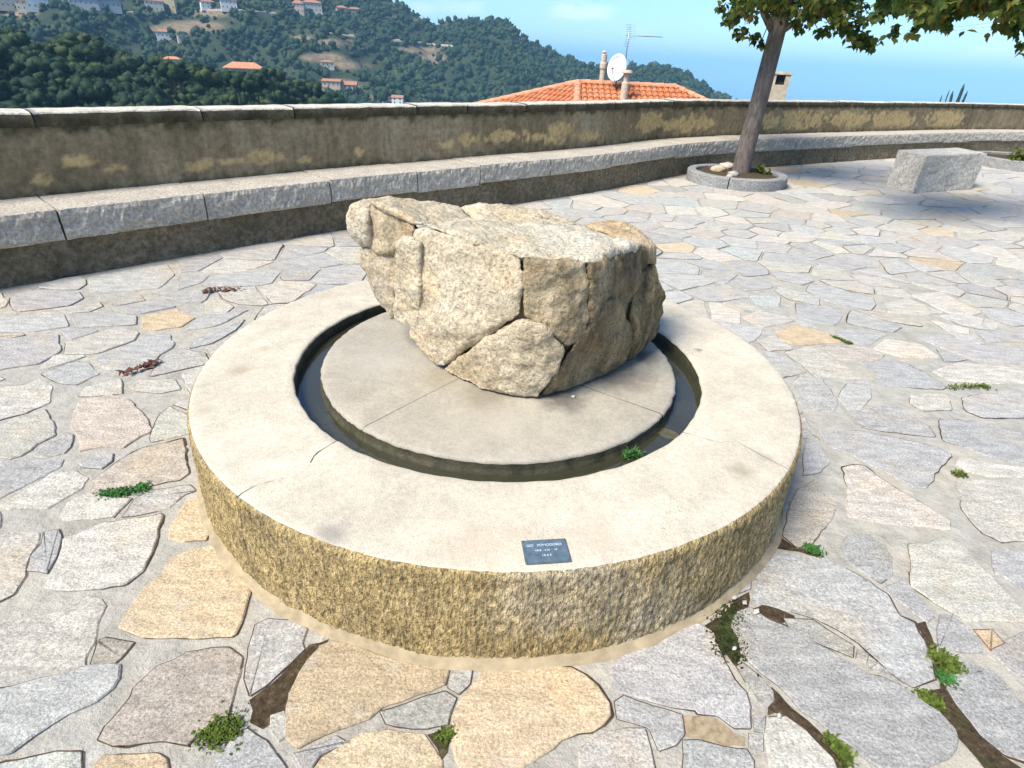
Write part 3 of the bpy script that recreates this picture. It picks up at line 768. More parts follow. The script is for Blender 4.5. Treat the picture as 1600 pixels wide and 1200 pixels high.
# ---------------------------------------------------------------- paving stones
CG, CW, CO, CP, CM, CB, CT = (.428, .415, .385), (.52, .485, .415), (.55, .435, .285), (.51, .44, .36), (.43, .41, .365), (.42, .375, .305), (.44, .46, .42)
TR = [
 (CW, [(-30, 985), (30, 972), (88, 957), (140, 929), (162, 937), (170, 945), (152, 972), (150, 992), (147, 1010), (135, 1040), (90, 1046), (62, 1046), (-30, 1060)]),
 (CW, [(-20, 845), (15, 833), (60, 835), (64, 850), (50, 868), (44, 880), (38, 903), (22, 930), (-20, 948)]),
 (CO, [(252, 900), (262, 882), (272, 872), (297, 862), (330, 860), (350, 870), (374, 897), (392, 925), (383, 958), (366, 993), (312, 998), (225, 998), (187, 982), (200, 957), (225, 922)]),
 (CG, [(-20, 1079), (45, 1069), (90, 1057), (140, 1044), (170, 1039), (184, 1043), (185, 1060), (175, 1077), (150, 1097), (110, 1117), (77, 1137), (50, 1153), (17, 1175), (-20, 1183)]),
 (CB, [(152, 1002), (165, 997), (210, 1006), (190, 1028), (182, 1036), (142, 1039), (150, 1014)]),
 (CB, [(357, 1017), (375, 1030), (372, 1047), (362, 1100), (350, 1130), (305, 1152), (295, 1165), (255, 1160), (175, 1161), (156, 1156), (163, 1135), (200, 1092), (206, 1077), (250, 1042), (290, 1022), (330, 1016)]),
 (CO, [(145, 1203), (160, 1183), (250, 1180), (262, 1187), (270, 1225), (140, 1225)]),
 (CG, [(398, 977), (420, 968), (460, 966), (483, 980), (472, 1005), (474, 1015), (450, 1038), (415, 1070), (392, 1088), (385, 1060), (390, 1010)]),
 (CO, [(520, 1003), (560, 1008), (600, 1024), (630, 1031), (660, 1033), (693, 1042), (700, 1051), (697, 1073), (675, 1083), (600, 1106), (575, 1124), (535, 1141), (465, 1169), (452, 1152), (450, 1125), (447, 1107), (452, 1080), (467, 1055), (500, 1012)]),
 (CO, [(757, 1046), (737, 1078), (720, 1102), (708, 1126), (699, 1162), (706, 1190), (725, 1220), (800, 1216), (827, 1193), (885, 1160), (925, 1142), (955, 1118), (952, 1098), (935, 1072), (917, 1054), (892, 1043), (830, 1047)]),
 (CO, [(487, 1207), (501, 1184), (540, 1164), (605, 1142), (663, 1149), (681, 1171), (693, 1190), (695, 1225), (487, 1225)]),
 (CM, [(592, 1115), (675, 1087), (696, 1082), (713, 1092), (702, 1117), (701, 1133), (670, 1140), (640, 1140), (602, 1133)]),
 (CM, [(705, 1049), (738, 1049), (733, 1070), (717, 1085), (700, 1075)]),
 (CG, [(400, 1152), (415, 1162), (430, 1177), (448, 1200), (440, 1225), (320, 1225), (347, 1177), (365, 1152), (385, 1143)]),
 (CG, [(457, 1182), (510, 1163), (525, 1153), (545, 1159), (500, 1178), (487, 1200), (470, 1200)]),
 (CW, [(425, 1120), (443, 1114), (449, 1150), (437, 1158), (425, 1145)]),
 (CG, [(960, 1037), (995, 1014), (1015, 999), (1087, 975), (1110, 990), (1125, 1017), (1138, 1040), (1148, 1060), (1168, 1082), (1173, 1107), (1170, 1138), (1147, 1140), (1120, 1120), (1090, 1115), (1085, 1108), (1047, 1103), (1015, 1093), (965, 1079), (956, 1057)]),
 (CG, [(959, 1097), (975, 1087), (1015, 1103), (1065, 1118), (1066, 1147), (1055, 1163), (1029, 1173), (1013, 1140), (987, 1132), (964, 1125)]),
 (CW, [(975, 1142), (1007, 1140), (1016, 1170), (1029, 1225), (905, 1225), (903, 1173), (935, 1154)]),
 (CG, [(1067, 1158), (1090, 1156), (1125, 1166), (1168, 1171), (1179, 1190), (1182, 1225), (1062, 1225)]),
 (CP, [(1097, 963), (1108, 951), (1140, 934), (1139, 950), (1124, 965)]), (CG, [(1149, 929), (1169, 903), (1171, 921)]),
 (CM, [(1149, 1041), (1160, 1037), (1190, 1063), (1206, 1081), (1208, 1095), (1195, 1108), (1182, 1094), (1167, 1070)]),
 (CM, [(1177, 1121), (1194, 1119), (1192, 1146), (1180, 1144)]), (CM, [(1170, 1148), (1191, 1151), (1191, 1174), (1170, 1169)]),
 (CG, [(1174, 943), (1172, 907), (1186, 875), (1206, 862), (1250, 866), (1287, 873), (1340, 899), (1388, 931), (1403, 962), (1428, 974), (1443, 1005), (1451, 1026), (1464, 1066), (1425, 1074), (1407, 1062), (1375, 1034), (1340, 1004), (1275, 967), (1237, 957), (1200, 945)]),
 (CM, [(1224, 968), (1250, 970), (1270, 972), (1333, 1011), (1333, 1028), (1282, 1008), (1234, 982)]),
 (CM, [(1341, 1018), (1356, 1023), (1352, 1036), (1338, 1031)]), (CM, [(1357, 1041), (1372, 1038), (1378, 1047), (1374, 1051), (1356, 1047)]), (CM, [(1382, 1046), (1393, 1053), (1389, 1057), (1382, 1053)]),
 (CG, [(1142, 981), (1153, 964), (1173, 955), (1200, 969), (1225, 980), (1275, 1008), (1320, 1030), (1355, 1054), (1375, 1059), (1407, 1074), (1440, 1098), (1465, 1114), (1490, 1140), (1501, 1157), (1480, 1181), (1445, 1197), (1375, 1202), (1340, 1182), (1311, 1161), (1284, 1130), (1251, 1106), (1213, 1071), (1186, 1051), (1159, 1018), (1153, 1000)]),
 (CW, [(1200, 1122), (1230, 1121), (1254, 1140), (1299, 1187), (1312, 1225), (1200, 1225), (1196, 1150)]),
 (CG, [(1477, 1076), (1491, 1042), (1510, 1039), (1555, 1053), (1590, 1093), (1625, 1130), (1640, 1188), (1600, 1188), (1570, 1178), (1533, 1149), (1513, 1126), (1494, 1105)]),
 (CG, [(1467, 985), (1469, 962), (1487, 962), (1514, 983), (1528, 997), (1533, 1020), (1500, 1018), (1467, 1013)]),
 (CW, [(1420, 853), (1450, 852), (1465, 843), (1484, 844), (1501, 857), (1529, 885), (1550, 903), (1570, 930), (1598, 957), (1600, 970), (1560, 970), (1510, 975), (1462, 944), (1427, 919), (1422, 895), (1424, 880)]),
 (CG, [(1547, 1010), (1570, 1001), (1600, 987), (1640, 1000), (1640, 1058), (1600, 1060), (1577, 1044), (1552, 1022)]),
 (CO, [(1521, 986), (1550, 984), (1568, 1006), (1545, 1018), (1533, 1000)]),
 (CP, [(124, 627), (175, 619), (200, 624), (223, 650), (233, 675), (190, 701), (160, 698), (124, 708), (121, 682), (114, 670), (119, 641)]),
 (CW, [(-15, 677), (32, 652), (71, 640), (84, 662), (83, 683), (61, 695), (34, 715), (17, 719), (-15, 713)]),
 (CG, [(-15, 724), (37, 719), (100, 719), (93, 730), (48, 756), (-15, 788)]),
 (CW, [(2, 792), (25, 778), (82, 740), (117, 737), (138, 748), (128, 764), (100, 780), (75, 795), (50, 795), (14, 797)]),
 (CG, [(69, 832), (94, 827), (95, 840), (88, 870), (74, 898), (44, 892), (52, 870), (67, 850)]),
 (CP, [(142, 762), (147, 751), (180, 724), (225, 702), (284, 687), (290, 696), (292, 725), (293, 741), (281, 751), (240, 760), (190, 770), (140, 770)]),
 (CG, [(124, 726), (140, 713), (178, 710), (177, 722), (160, 734), (130, 731)]),
 (CW, [(97, 807), (109, 785), (135, 775), (175, 780), (208, 780), (190, 795), (180, 810), (100, 816)]),
 (CM, [(212, 781), (240, 767), (297, 759), (309, 768), (287, 775), (264, 795), (215, 806), (190, 810)]),
 (CW, [(102, 843), (160, 822), (215, 813), (252, 806), (245, 842), (236, 865), (223, 893), (195, 913), (155, 923), (107, 923), (72, 920), (80, 897), (92, 872)]),
 (CO, [(313, 778), (319, 807), (331, 832), (323, 845), (287, 848), (265, 843), (269, 820), (277, 807), (292, 784)]),
 (CG, [(64, 585), (120, 564), (140, 569), (155, 585), (120, 603), (87, 600)]), (CG, [(152, 560), (217, 532), (262, 522), (275, 540), (253, 554), (243, 566), (192, 583), (162, 576)]),
 (CO, [(224, 496), (277, 484), (305, 498), (281, 511), (240, 518), (219, 514)]), (CG, [(199, 481), (262, 469), (275, 480), (220, 491), (197, 491)]),
 (CG, [(157, 463), (220, 461), (228, 470), (185, 478), (157, 471)]), (CG, [(17, 466), (50, 454), (125, 456), (130, 467), (110, 478), (32, 488), (19, 484)]),
 (CG, [(-20, 500), (100, 491), (108, 511), (60, 518), (-20, 521)]), (CG, [(114, 498), (170, 482), (178, 491), (213, 495), (215, 508), (122, 513)]),
 (CW, [(102, 536), (185, 512), (218, 521), (210, 534), (150, 553), (102, 553)]), (CG, [(-20, 535), (93, 522), (96, 549), (61, 569), (0, 578), (-20, 583)]),
 (CW, [(-20, 607), (37, 602), (60, 592), (83, 606), (78, 630), (37, 648), (-20, 663)]), (CW, [(122, 621), (132, 608), (188, 592), (190, 608), (193, 616), (150, 620)]),
 (CW, [(197, 606), (220, 594), (276, 594), (283, 609), (250, 616), (206, 611)]), (CG, [(307, 531), (350, 512), (383, 500), (370, 515), (334, 536), (295, 546)]),
 (CW, [(322, 471), (340, 466), (365, 480), (354, 491), (322, 491)]), (CG, [(139, 433), (260, 414), (273, 430), (249, 451), (207, 455), (142, 458)]),
 (CG, [(282, 431), (328, 431), (314, 442), (277, 455)]), (CG, [(339, 433), (400, 422), (438, 426), (423, 444), (370, 449), (322, 446)]),
 (CG, [(279, 408), (312, 401), (348, 403), (311, 424), (282, 426)]),
 (CG, [(1332, 650), (1350, 639), (1385, 632), (1414, 641), (1424, 653), (1448, 666), (1460, 683), (1405, 678), (1350, 670)]),
 (CG, [(1249, 627), (1234, 599), (1250, 587), (1284, 594), (1296, 608), (1308, 625), (1305, 645), (1257, 643)]),
 (CG, [(1279, 674), (1340, 674), (1405, 687), (1463, 699), (1485, 711), (1463, 740), (1448, 763), (1425, 763), (1375, 736), (1325, 711), (1294, 697)]),
 (CW, [(1314, 731), (1350, 729), (1380, 752), (1407, 767), (1450, 794), (1485, 816), (1485, 828), (1440, 825), (1375, 818), (1324, 808), (1324, 765)]),
 (CG, [(1259, 687), (1276, 692), (1293, 722), (1281, 740), (1254, 746)]), (CB, [(1245, 765), (1275, 752), (1288, 775), (1308, 787), (1295, 825), (1271, 848), (1245, 853), (1222, 838)]),
 (CG, [(1322, 837), (1360, 837), (1384, 852), (1393, 872), (1396, 900), (1375, 913), (1342, 892), (1309, 868)]),
 (CG, [(1467, 657), (1520, 659), (1600, 679), (1640, 692), (1640, 733), (1600, 728), (1550, 715), (1510, 700), (1474, 691)]),
 (CW, [(1499, 718), (1550, 727), (1625, 737), (1625, 748), (1550, 746), (1507, 736), (1494, 727)]),
 (CW, [(1492, 754), (1560, 752), (1630, 759), (1640, 848), (1565, 848), (1533, 836), (1507, 800), (1504, 785)]),
 (CG, [(1547, 862), (1580, 864), (1640, 867), (1640, 923), (1605, 928), (1571, 904), (1557, 897)]),
 (CW, [(1422, 614), (1480, 617), (1485, 641), (1440, 643), (1422, 631)]), (CG, [(1499, 622), (1570, 612), (1600, 617), (1638, 640), (1600, 653), (1533, 653), (1509, 644)]),
 (CG, [(1149, 434), (1200, 434), (1210, 451), (1162, 455)]), (CT, [(1172, 463), (1219, 463), (1219, 479), (1181, 479)]),
 (CG, [(1264, 446), (1290, 446), (1364, 466), (1368, 477), (1359, 486), (1290, 471), (1259, 455)]), (CG, [(1244, 474), (1311, 484), (1315, 495), (1304, 510), (1272, 505), (1244, 494)]),
 (CW, [(1159, 497), (1185, 487), (1225, 496), (1240, 502), (1190, 513)]), (CO, [(1212, 518), (1245, 509), (1294, 523), (1317, 536), (1245, 540), (1223, 534)]),
 (CG, [(1304, 520), (1327, 514), (1388, 523), (1354, 541), (1327, 534)]), (CG, [(1329, 484), (1408, 512), (1394, 520), (1322, 506)]),
 (CG, [(1347, 567), (1415, 567), (1440, 582), (1478, 605), (1473, 610), (1371, 603)]), (CW, [(1182, 532), (1210, 524), (1238, 546), (1200, 550)]),
 (CG, [(1204, 426), (1264, 429), (1270, 440), (1252, 446), (1216, 437)]), (CG, [(1067, 408), (1115, 407), (1145, 424), (1102, 421)]), (CG, [(1374, 408), (1400, 404), (1435, 424), (1390, 430)]), (CW, [(1329, 431), (1375, 434), (1408, 451), (1352, 446)]),
 (CW, [(1382, 475), (1417, 467), (1473, 489), (1440, 494), (1387, 489)]), (CW, [(1422, 461), (1470, 457), (1533, 489), (1520, 494), (1480, 489)]), (CW, [(1452, 501), (1513, 515), (1513, 523), (1475, 516)]),
 (CG, [(1432, 528), (1475, 524), (1525, 539), (1610, 547), (1610, 570), (1525, 565), (1464, 542)]), (CG, [(1522, 517), (1600, 519), (1623, 536), (1540, 535)]), (CW, [(1384, 531), (1440, 539), (1468, 559), (1412, 560), (1362, 545)]),
 (CW, [(1540, 572), (1630, 579), (1630, 600), (1540, 600), (1482, 596), (1453, 581), (1500, 567)])]
def area(P):
    P = np.asarray(P); x, y = P[:, 0], P[:, 1]; return .5*np.sum(x*np.roll(y, -1)-np.roll(x, -1)*y)
def inside(p, P):
    c = False; j = len(P)-1
    for i in range(len(P)):
        if (P[i][1] > p[1]) != (P[j][1] > p[1]) and p[0] < (P[j][0]-P[i][0])*(p[1]-P[i][1])/(P[j][1]-P[i][1]+1e-12)+P[i][0]: c = not c
        j = i
    return c
def seg_dist(p, P):
    best = 1e9
    for i in range(len(P)):
        a, b = P[i], P[(i+1) % len(P)]; d = b-a; t = np.clip((p-a)@d/(d@d+1e-12), 0, 1); best = min(best, np.linalg.norm(p-a-d*t))
    return best
TRW = []
for c, poly in TR:
    W = np.array([G(x, y)[:2] for x, y in poly])
    if area(W) < 0: W = W[::-1]
    Tn = np.roll(W, -1, 0)-np.roll(W, 1, 0); Tn /= np.linalg.norm(Tn, axis=1)[:, None]+1e-9
    W = W+np.stack([Tn[:, 1], -Tn[:, 0]], -1)*.006
    W = np.array([p if np.hypot(*p) > 1.325 else p/np.hypot(*p)*1.325 for p in W])
    TRW.append((c, W))
PATHX, PATHY = PATH[:, 0], PATH[:, 1]
def in_plaza(p, m=.0):
    i = np.argmin((PATH[:, 0]-p[0])**2+(PATH[:, 1]-p[1])**2)
    return (p-PATH[i])@PN[i] < -m
def stones_layout():
    TB = [(W.min(0)-.15, W.max(0)+.15) for c, W in TRW]
    def near_traced(p, m):
        for (c, W), (lo, hi) in zip(TRW, TB):
            if (p > lo).all() and (p < hi).all() and (inside(p, W) or seg_dist(p, W) < m): return True
        return False
    sites, fill, insets = [], [], []
    # points inside traced stones, the drum and beyond the bench keep the fill stones away
    for c, W in TRW:
        cen = W.mean(0)
        n = len(W); ins = min(.05, .22*math.sqrt(abs(area(W))))
        for i in range(n):
            a, b = W[i], W[(i+1) % n]; L = np.linalg.norm(b-a); k = max(1, int(L/.07))
            nrm = np.array([-(b-a)[1], (b-a)[0]])/(L+1e-9)
            for q in range(k): sites.append(a+(b-a)*(q+.5)/k+nrm*ins); insets.append(ins)
        sites.append(cen); insets.append(ins)
    for i in range(160):
        a = 2*math.pi*i/160; sites.append(np.array([math.cos(a), math.sin(a)])*1.26)
    for s in np.arange(3, SL[-1]-2, .08): sites.append(wp(s, .04)[:2])
    pc = np.array([3.46, 7.36])
    for i in range(40):
        a = 2*math.pi*i/40; sites.append(pc+np.array([math.cos(a), math.sin(a)])*.70)
    nd = len(sites); insets += [.05]*(nd-len(insets))
    gs = .50; rs = np.random.default_rng(11)
    for iy in range(int(-3.8/gs), int(15.5/gs)):
        for ix in range(int(-7.5/gs), int(18/gs)):
            p = np.array([ix*gs+(iy % 2)*.2, iy*gs])+rs.uniform(-.21, .21, 2)
            v = np.array([p[0], p[1], 0])-CAMP
            if v@FW < .25: continue
            x, y = PX((p[0], p[1], 0))
            if x < -420 or x > 2050 or y > 1600: continue
            if np.hypot(*p) < 1.40 or np.hypot(*(p-pc)) < .85 or not in_plaza(p, .10) or near_traced(p, .07): continue
            sites.append(p); fill.append(len(sites)-1)
    # smaller stones wedged into the gaps that are left
    FP = np.array([sites[i] for i in fill])
    for q in range(5000):
        p = np.array([rs.uniform(-4, 7), rs.uniform(-2.6, 5)])
        if (np.array([p[0], p[1], 0])-CAMP)@FW < .25 or np.hypot(*p) < 1.40 or not in_plaza(p, .08): continue
        if np.min(np.linalg.norm(FP-p, axis=1)) < (.24 if q < 2500 else .30) or near_traced(p, .045): continue
        sites.append(p); fill.append(len(sites)-1); FP = np.vstack([FP, p])
    S = np.array(sites); out = []
    for i in fill:
        p = S[i]; d = np.linalg.norm(S-p, axis=1); nb = np.argsort(d)[1:240]; nb = nb[d[nb] < 1.3]
        poly = [p+np.array(q)*.55 for q in ((-1, -1), (1, -1), (1, 1), (-1, 1))]
        for j in nb:
            m = (p+S[j])/2; nn = S[j]-p
            L = np.linalg.norm(nn); nn = nn/L; lim = (m@nn-p@nn-(.005+.007*rs.random()) if j >= nd else L-insets[j]-.012)
            if max((q-p)@nn for q in poly) <= lim: continue
            new = []
            for k in range(len(poly)):
                a, b = poly[k], poly[(k+1) % len(poly)]; da, db = (a-p)@nn-lim, (b-p)@nn-lim
                if da <= 0: new.append(a)
                if (da < 0 < db) or (db < 0 < da): new.append(a+(b-a)*da/(da-db))
            poly = new
            if len(poly) < 3: break
        if len(poly) < 3: continue
        P = np.array(poly)
        P = np.array([q if np.hypot(*q) > 1.34 else q/np.hypot(*q)*1.34 for q in P])
        if abs(area(P)) < .006: continue
        far = np.hypot(*(p-CAMP[:2]))
        w = rs.random(); c = CG if w < .45 else CW if w < .86 else CO if w < .90 else CP if w < .94 else CT if w < .95 else CM
        w2 = rs.random()*.6 if c is not CG else rs.random()*.3
        c = tuple(np.array(c)*(1-w2)+np.array((.48, .455, .40))*w2)
        out.append((c, P))
    return out
def stone_mesh(P, col, rs, near):
    P = np.asarray(P)
    # round the corners a little, then break the edges up
    for _ in range(1):
        Q = []
        for i in range(len(P)):
            a, b = P[i], P[(i+1) % len(P)]; Q += [a*.93+b*.07, a*.07+b*.93]
        P = np.array(Q)
    step = .03 if near else .08
    Q = []
    for i in range(len(P)):
        a, b = P[i], P[(i+1) % len(P)]; k = max(1, int(np.linalg.norm(b-a)/step))
        for q in range(k): Q.append(a+(b-a)*q/k)
    P = np.array(Q); n = len(P)
    sd = rs.uniform(0, 50)
    T = np.roll(P, -1, 0)-np.roll(P, 1, 0); T /= np.linalg.norm(T, axis=1)[:, None]+1e-9
    N = np.stack([T[:, 1], -T[:, 0]], -1)
    w = np.array([.013*fbm((p[0], p[1], sd), 7, 3)+(.006*fbm((p[0], p[1], sd), 26, 2) if near else 0) for p in P])
    w *= min(1., math.sqrt(abs(area(P)))/.25); P = P+N*(w-.002)[:, None]
    cen = P.mean(0); szq = math.sqrt(abs(area(P))); h = rs.uniform(.004, .010); tx, ty = rs.normal(0, .004, 2)
    def zt(p): return h+(p[0]-cen[0])*tx+(p[1]-cen[1])*ty
    bev = np.array([.004+.0025*mnoise.noise(Vector((p[0]*15, p[1]*15, sd))) for p in P])
    V = [(p[0], p[1], -.03) for p in P]+[(p[0], p[1], max(.001, zt(p)-.004)) for p in P]
    bev = np.minimum(bev, .05*szq); I = P-N*bev[:, None]; V += [(p[0], p[1], max(.003, zt(p))) for p in I]
    F = []
    for i in range(n):
        j = (i+1) % n
        F += [(i, j, n+j, n+i), (n+i, n+j, 2*n+j, 2*n+i)]
    star = all((I[i][0]-cen[0])*(I[(i+1) % n][1]-cen[1])-(I[i][1]-cen[1])*(I[(i+1) % n][0]-cen[0]) > 0 for i in range(n))
    if star:
        V.append((cen[0], cen[1], max(.003, h)))
        F += [(2*n+i, 2*n+(i+1) % n, 3*n) for i in range(n)]
    else: F.append(tuple(range(2*n, 3*n)))
    v = rs.uniform(.90, 1.10); hue = rs.normal(0, .008, 3)
    c = np.clip(np.array(col)*v*(1+hue), .05, .8)
    return V, F, c, P, N
def make_paving_stones():
    rs = np.random.default_rng(5)
    alls = [(c, W, True) for c, W in TRW]+[(c, P, False) for c, P in stones_layout()]
    def pxarea(P):
        ok = all((np.array([p[0], p[1], 0])-CAMP)@FW > .2 for p in P)
        if not ok: return 0
        Q = np.array([PX((p[0], p[1], 0)) for p in P]); c = Q.mean(0)
        if not (-60 < c[0] < 1660 and 0 < c[1] < 1260): return abs(area(Q))*1e-3
        return abs(area(Q))
    alls.sort(key=lambda t: -pxarea(t[1]))
    rest_V, rest_F, rest_C = [], [], []
    cv, cf = [], []
    for k, (c, P, tr) in enumerate(alls):
        near = np.hypot(*(P.mean(0)-CAMP[:2])) < 4.2
        V, F, col, O, N = stone_mesh(P, c, rs, near)
        if k < 300:
            me = mesh_pd('paving_stone', V, F); set_attr(me, 'col', np.tile(np.append(col, 1), (len(V), 1)), 'FLOAT_COLOR')
            link('paving_stone', me, M_PAVE, PLAZA)
        else:
            o = len(rest_V); rest_V += V; rest_F += [tuple(i+o for i in f) for f in F]; rest_C += [np.append(col, 1)]*len(V)
        # dirt filled cracks along parts of the stone's edge, coloured down towards shadow
        sd = rs.uniform(0, 80); n = len(O); wd = []
        for i in range(n):
            q = mnoise.noise(Vector((O[i][0]*2.2, O[i][1]*2.2, sd)))
            dist = np.hypot(*(O[i]-CAMP[:2]))
            wd.append(max(0, q+.03)*min(1., math.sqrt(abs(area(O)))/.42)*(.017 if near else .022)*(.15+1.7*abs(mnoise.noise(Vector((O[i][0]*30, O[i][1]*30, sd))))))
        for i in range(n):
            j = (i+1) % n
            if wd[i] <= 0 and wd[j] <= 0: continue
            o = len(cv)
            a0, b0 = O[i]-N[i]*.002, O[j]-N[j]*.002; a1, b1 = O[i]+N[i]*wd[i], O[j]+N[j]*wd[j]
            cv += [(a0[0], a0[1], .0045), (b0[0], b0[1], .0045), (b1[0], b1[1], .0042), (a1[0], a1[1], .0042)]; cf.append((o, o+3, o+2, o+1))
    if rest_V:
        me = mesh_pd('far_paving_stones', rest_V, rest_F); set_attr(me, 'col', np.array(rest_C), 'FLOAT_COLOR')
        tag(link('far_paving_stones', me, M_PAVE, PLAZA), kind='stuff')
    tag(link('joint_dirt_shade', mesh_pd('joint_dirt_shade', cv, cf), M_CRACK, PLAZA), kind='stuff')
make_paving_stones()
def fill_patch(name, pts, mat, z=.0025, jit=.012):
    W = np.array([G(x, y)[:2] for x, y in pts]); Q = []
    for i in range(len(W)):
        a, b = W[i], W[(i+1) % len(W)]; k = max(1, int(np.linalg.norm(b-a)/.025))
        for q in range(k):
            p = a+(b-a)*q/k; Q.append(p+np.array([fbm((p[0], p[1], 2), 17), fbm((p[0], p[1], 8), 17)])*jit)
    link(name, mesh_pd(name, [(p[0], p[1], z) for p in Q], [tuple(range(len(Q)))]) if area(Q) > 0 else mesh_pd(name, [(p[0], p[1], z) for p in Q[::-1]], [tuple(range(len(Q)))]), mat, PLAZA)
for pts in ([(1206, 1073), (1240, 1108), (1278, 1138), (1312, 1176), (1335, 1225), (1300, 1225), (1255, 1146), (1228, 1120), (1198, 1118), (1205, 1095)],
            [(1470, 1062), (1494, 1106), (1532, 1150), (1570, 1182), (1625, 1225), (1560, 1225), (1505, 1165), (1470, 1120), (1430, 1085), (1462, 1073)],
            [(1124, 962), (1145, 940), (1171, 923), (1172, 948), (1152, 962), (1141, 985), (1152, 1010), (1157, 1025), (1144, 1040), (1127, 1012), (1100, 976)],
            [(1198, 947), (1237, 959), (1240, 966), (1222, 974), (1195, 967), (1176, 952)],
            [(512, 1003), (467, 1052), (452, 1085), (447, 1112), (408, 1142), (393, 1132), (398, 1093), (450, 1043), (482, 1010)],
            [(1208, 842), (1212, 858), (1250, 864), (1287, 871), (1272, 852), (1245, 857), (1222, 842)],
            [(1453, 1030), (1480, 1022), (1495, 1035), (1485, 1060), (1468, 1066)],
            [(1430, 975), (1445, 972), (1462, 1012), (1455, 1024), (1446, 1005)], [(664, 1150), (704, 1140), (700, 1175), (692, 1185), (682, 1170)]):
    fill_patch('joint_soil', pts, M_SOIL)
fill_patch('sandy_joint', [(1088, 1120), (1120, 1125), (1147, 1145), (1166, 1150), (1160, 1166), (1125, 1163), (1090, 1153), (1068, 1152), (1068, 1120)], M_SAND)
# ---------------------------------------------------------------- the fountain: ring, channel, water, disc
RO, RI, RD, ZT, ZW = 1.30, 0.904, 0.797, 0.372, 0.315
fountain = empty('round_fountain', (0, 0, 0), 'round low stone fountain basin with pale granite rim and brown chiselled side', 'fountain')
def stn_shade(x, y, r, col, k): p = G(x, y, ZT); return (p[0], p[1], r, col, k)
M_RIM = make_granite('rim_granite', (0.55, 0.49, 0.38), [stn_shade(376, 578, .05, (.30, .24, .15), .55), stn_shade(1160, 735, .055, (.29, .25, .17), .75), stn_shade(515, 835, .05, (.22, .20, .18), .6), stn_shade(448, 507, .035, (.34, .28, .19), .5), stn_shade(1092, 547, .022, (.16, .13, .11), .7), stn_shade(415, 545, .03, (.34, .28, .19), .5), stn_shade(320, 640, .04, (.40, .33, .22), .5), stn_shade(760, 860, .16, (.52, .40, .28), .35), stn_shade(930, 830, .12, (.55, .42, .30), .3), stn_shade(1195, 715, .03, (.32, .28, .22), .45)])
def make_side():
    t = NT('chiselled_rim_side', .92, .2)
    a, b, v, sp = t.noise(2.2, 4, .6), t.noise(60, 5, .75), t.noise(1.0, 4, .6, t.mapping((22, 22, 5))), t.noise(230, 2)
    c = t.ramp(a, [(.30, (.33, .25, .125)), (.52, (.42, .305, .135)), (.72, (.47, .385, .25))])
    pk = t.noise(1.0, 3, .65, t.mapping((105, 105, 42)))
    c = t.mix(1.0, c, t.ramp(pk, [(.34, .42), (.5, 1.0), (.64, 1.5)]), 'MULTIPLY')
    c = t.mix(1.0, c, t.ramp(v, [(.3, .68), (.7, 1.25)]), 'MULTIPLY')
    hx = t.attr('hollow', 'Fac')
    c = t.mix(t.math('MULTIPLY', hx, .85), c, (.085, .062, .028))
    c = t.mix(t.ramp(t.noise(95, 3, .7), [(.56, 0.), (.66, .6)]), c, (.60, .50, .32))
    t.color(c); t.bump(pk, 1.0, .022); return t.m
M_SIDE = make_side()
def make_algae(name, c0, c1, rough=.55):
    t = NT(name, rough, .4); a = t.noise(14, 6, .7)
    t.color(t.ramp(a, [(.3, c0), (.7, c1)])); t.bump(a, .6, .015); return t.m
M_ALGAE = make_algae('wet_algae_stone', (.022, .022, .013), (.085, .078, .045))
M_FLOOR = make_algae('channel_floor', (.010, .010, .004), (.045, .038, .013))
def joint_fn(pts):
    q = sorted((math.hypot(*G(x, y, ZT)[:2]), math.atan2(G(x, y, ZT)[1], G(x, y, ZT)[0])) for x, y in pts)
    r, a = np.array([v[0] for v in q]), np.unwrap(np.array([v[1] for v in q]))
    return lambda rr: float(np.interp(rr, r, a))
J1 = joint_fn([(518, 693), (500, 704), (490, 713), (482, 730), (462, 744), (440, 747), (400, 758), (369, 776)])
J2 = joint_fn([(1068, 676), (1095, 684), (1120, 692), (1150, 690), (1190, 712), (1240, 738)])
J3 = joint_fn([(600, 474), (557, 469), (530, 463), (507, 452)])
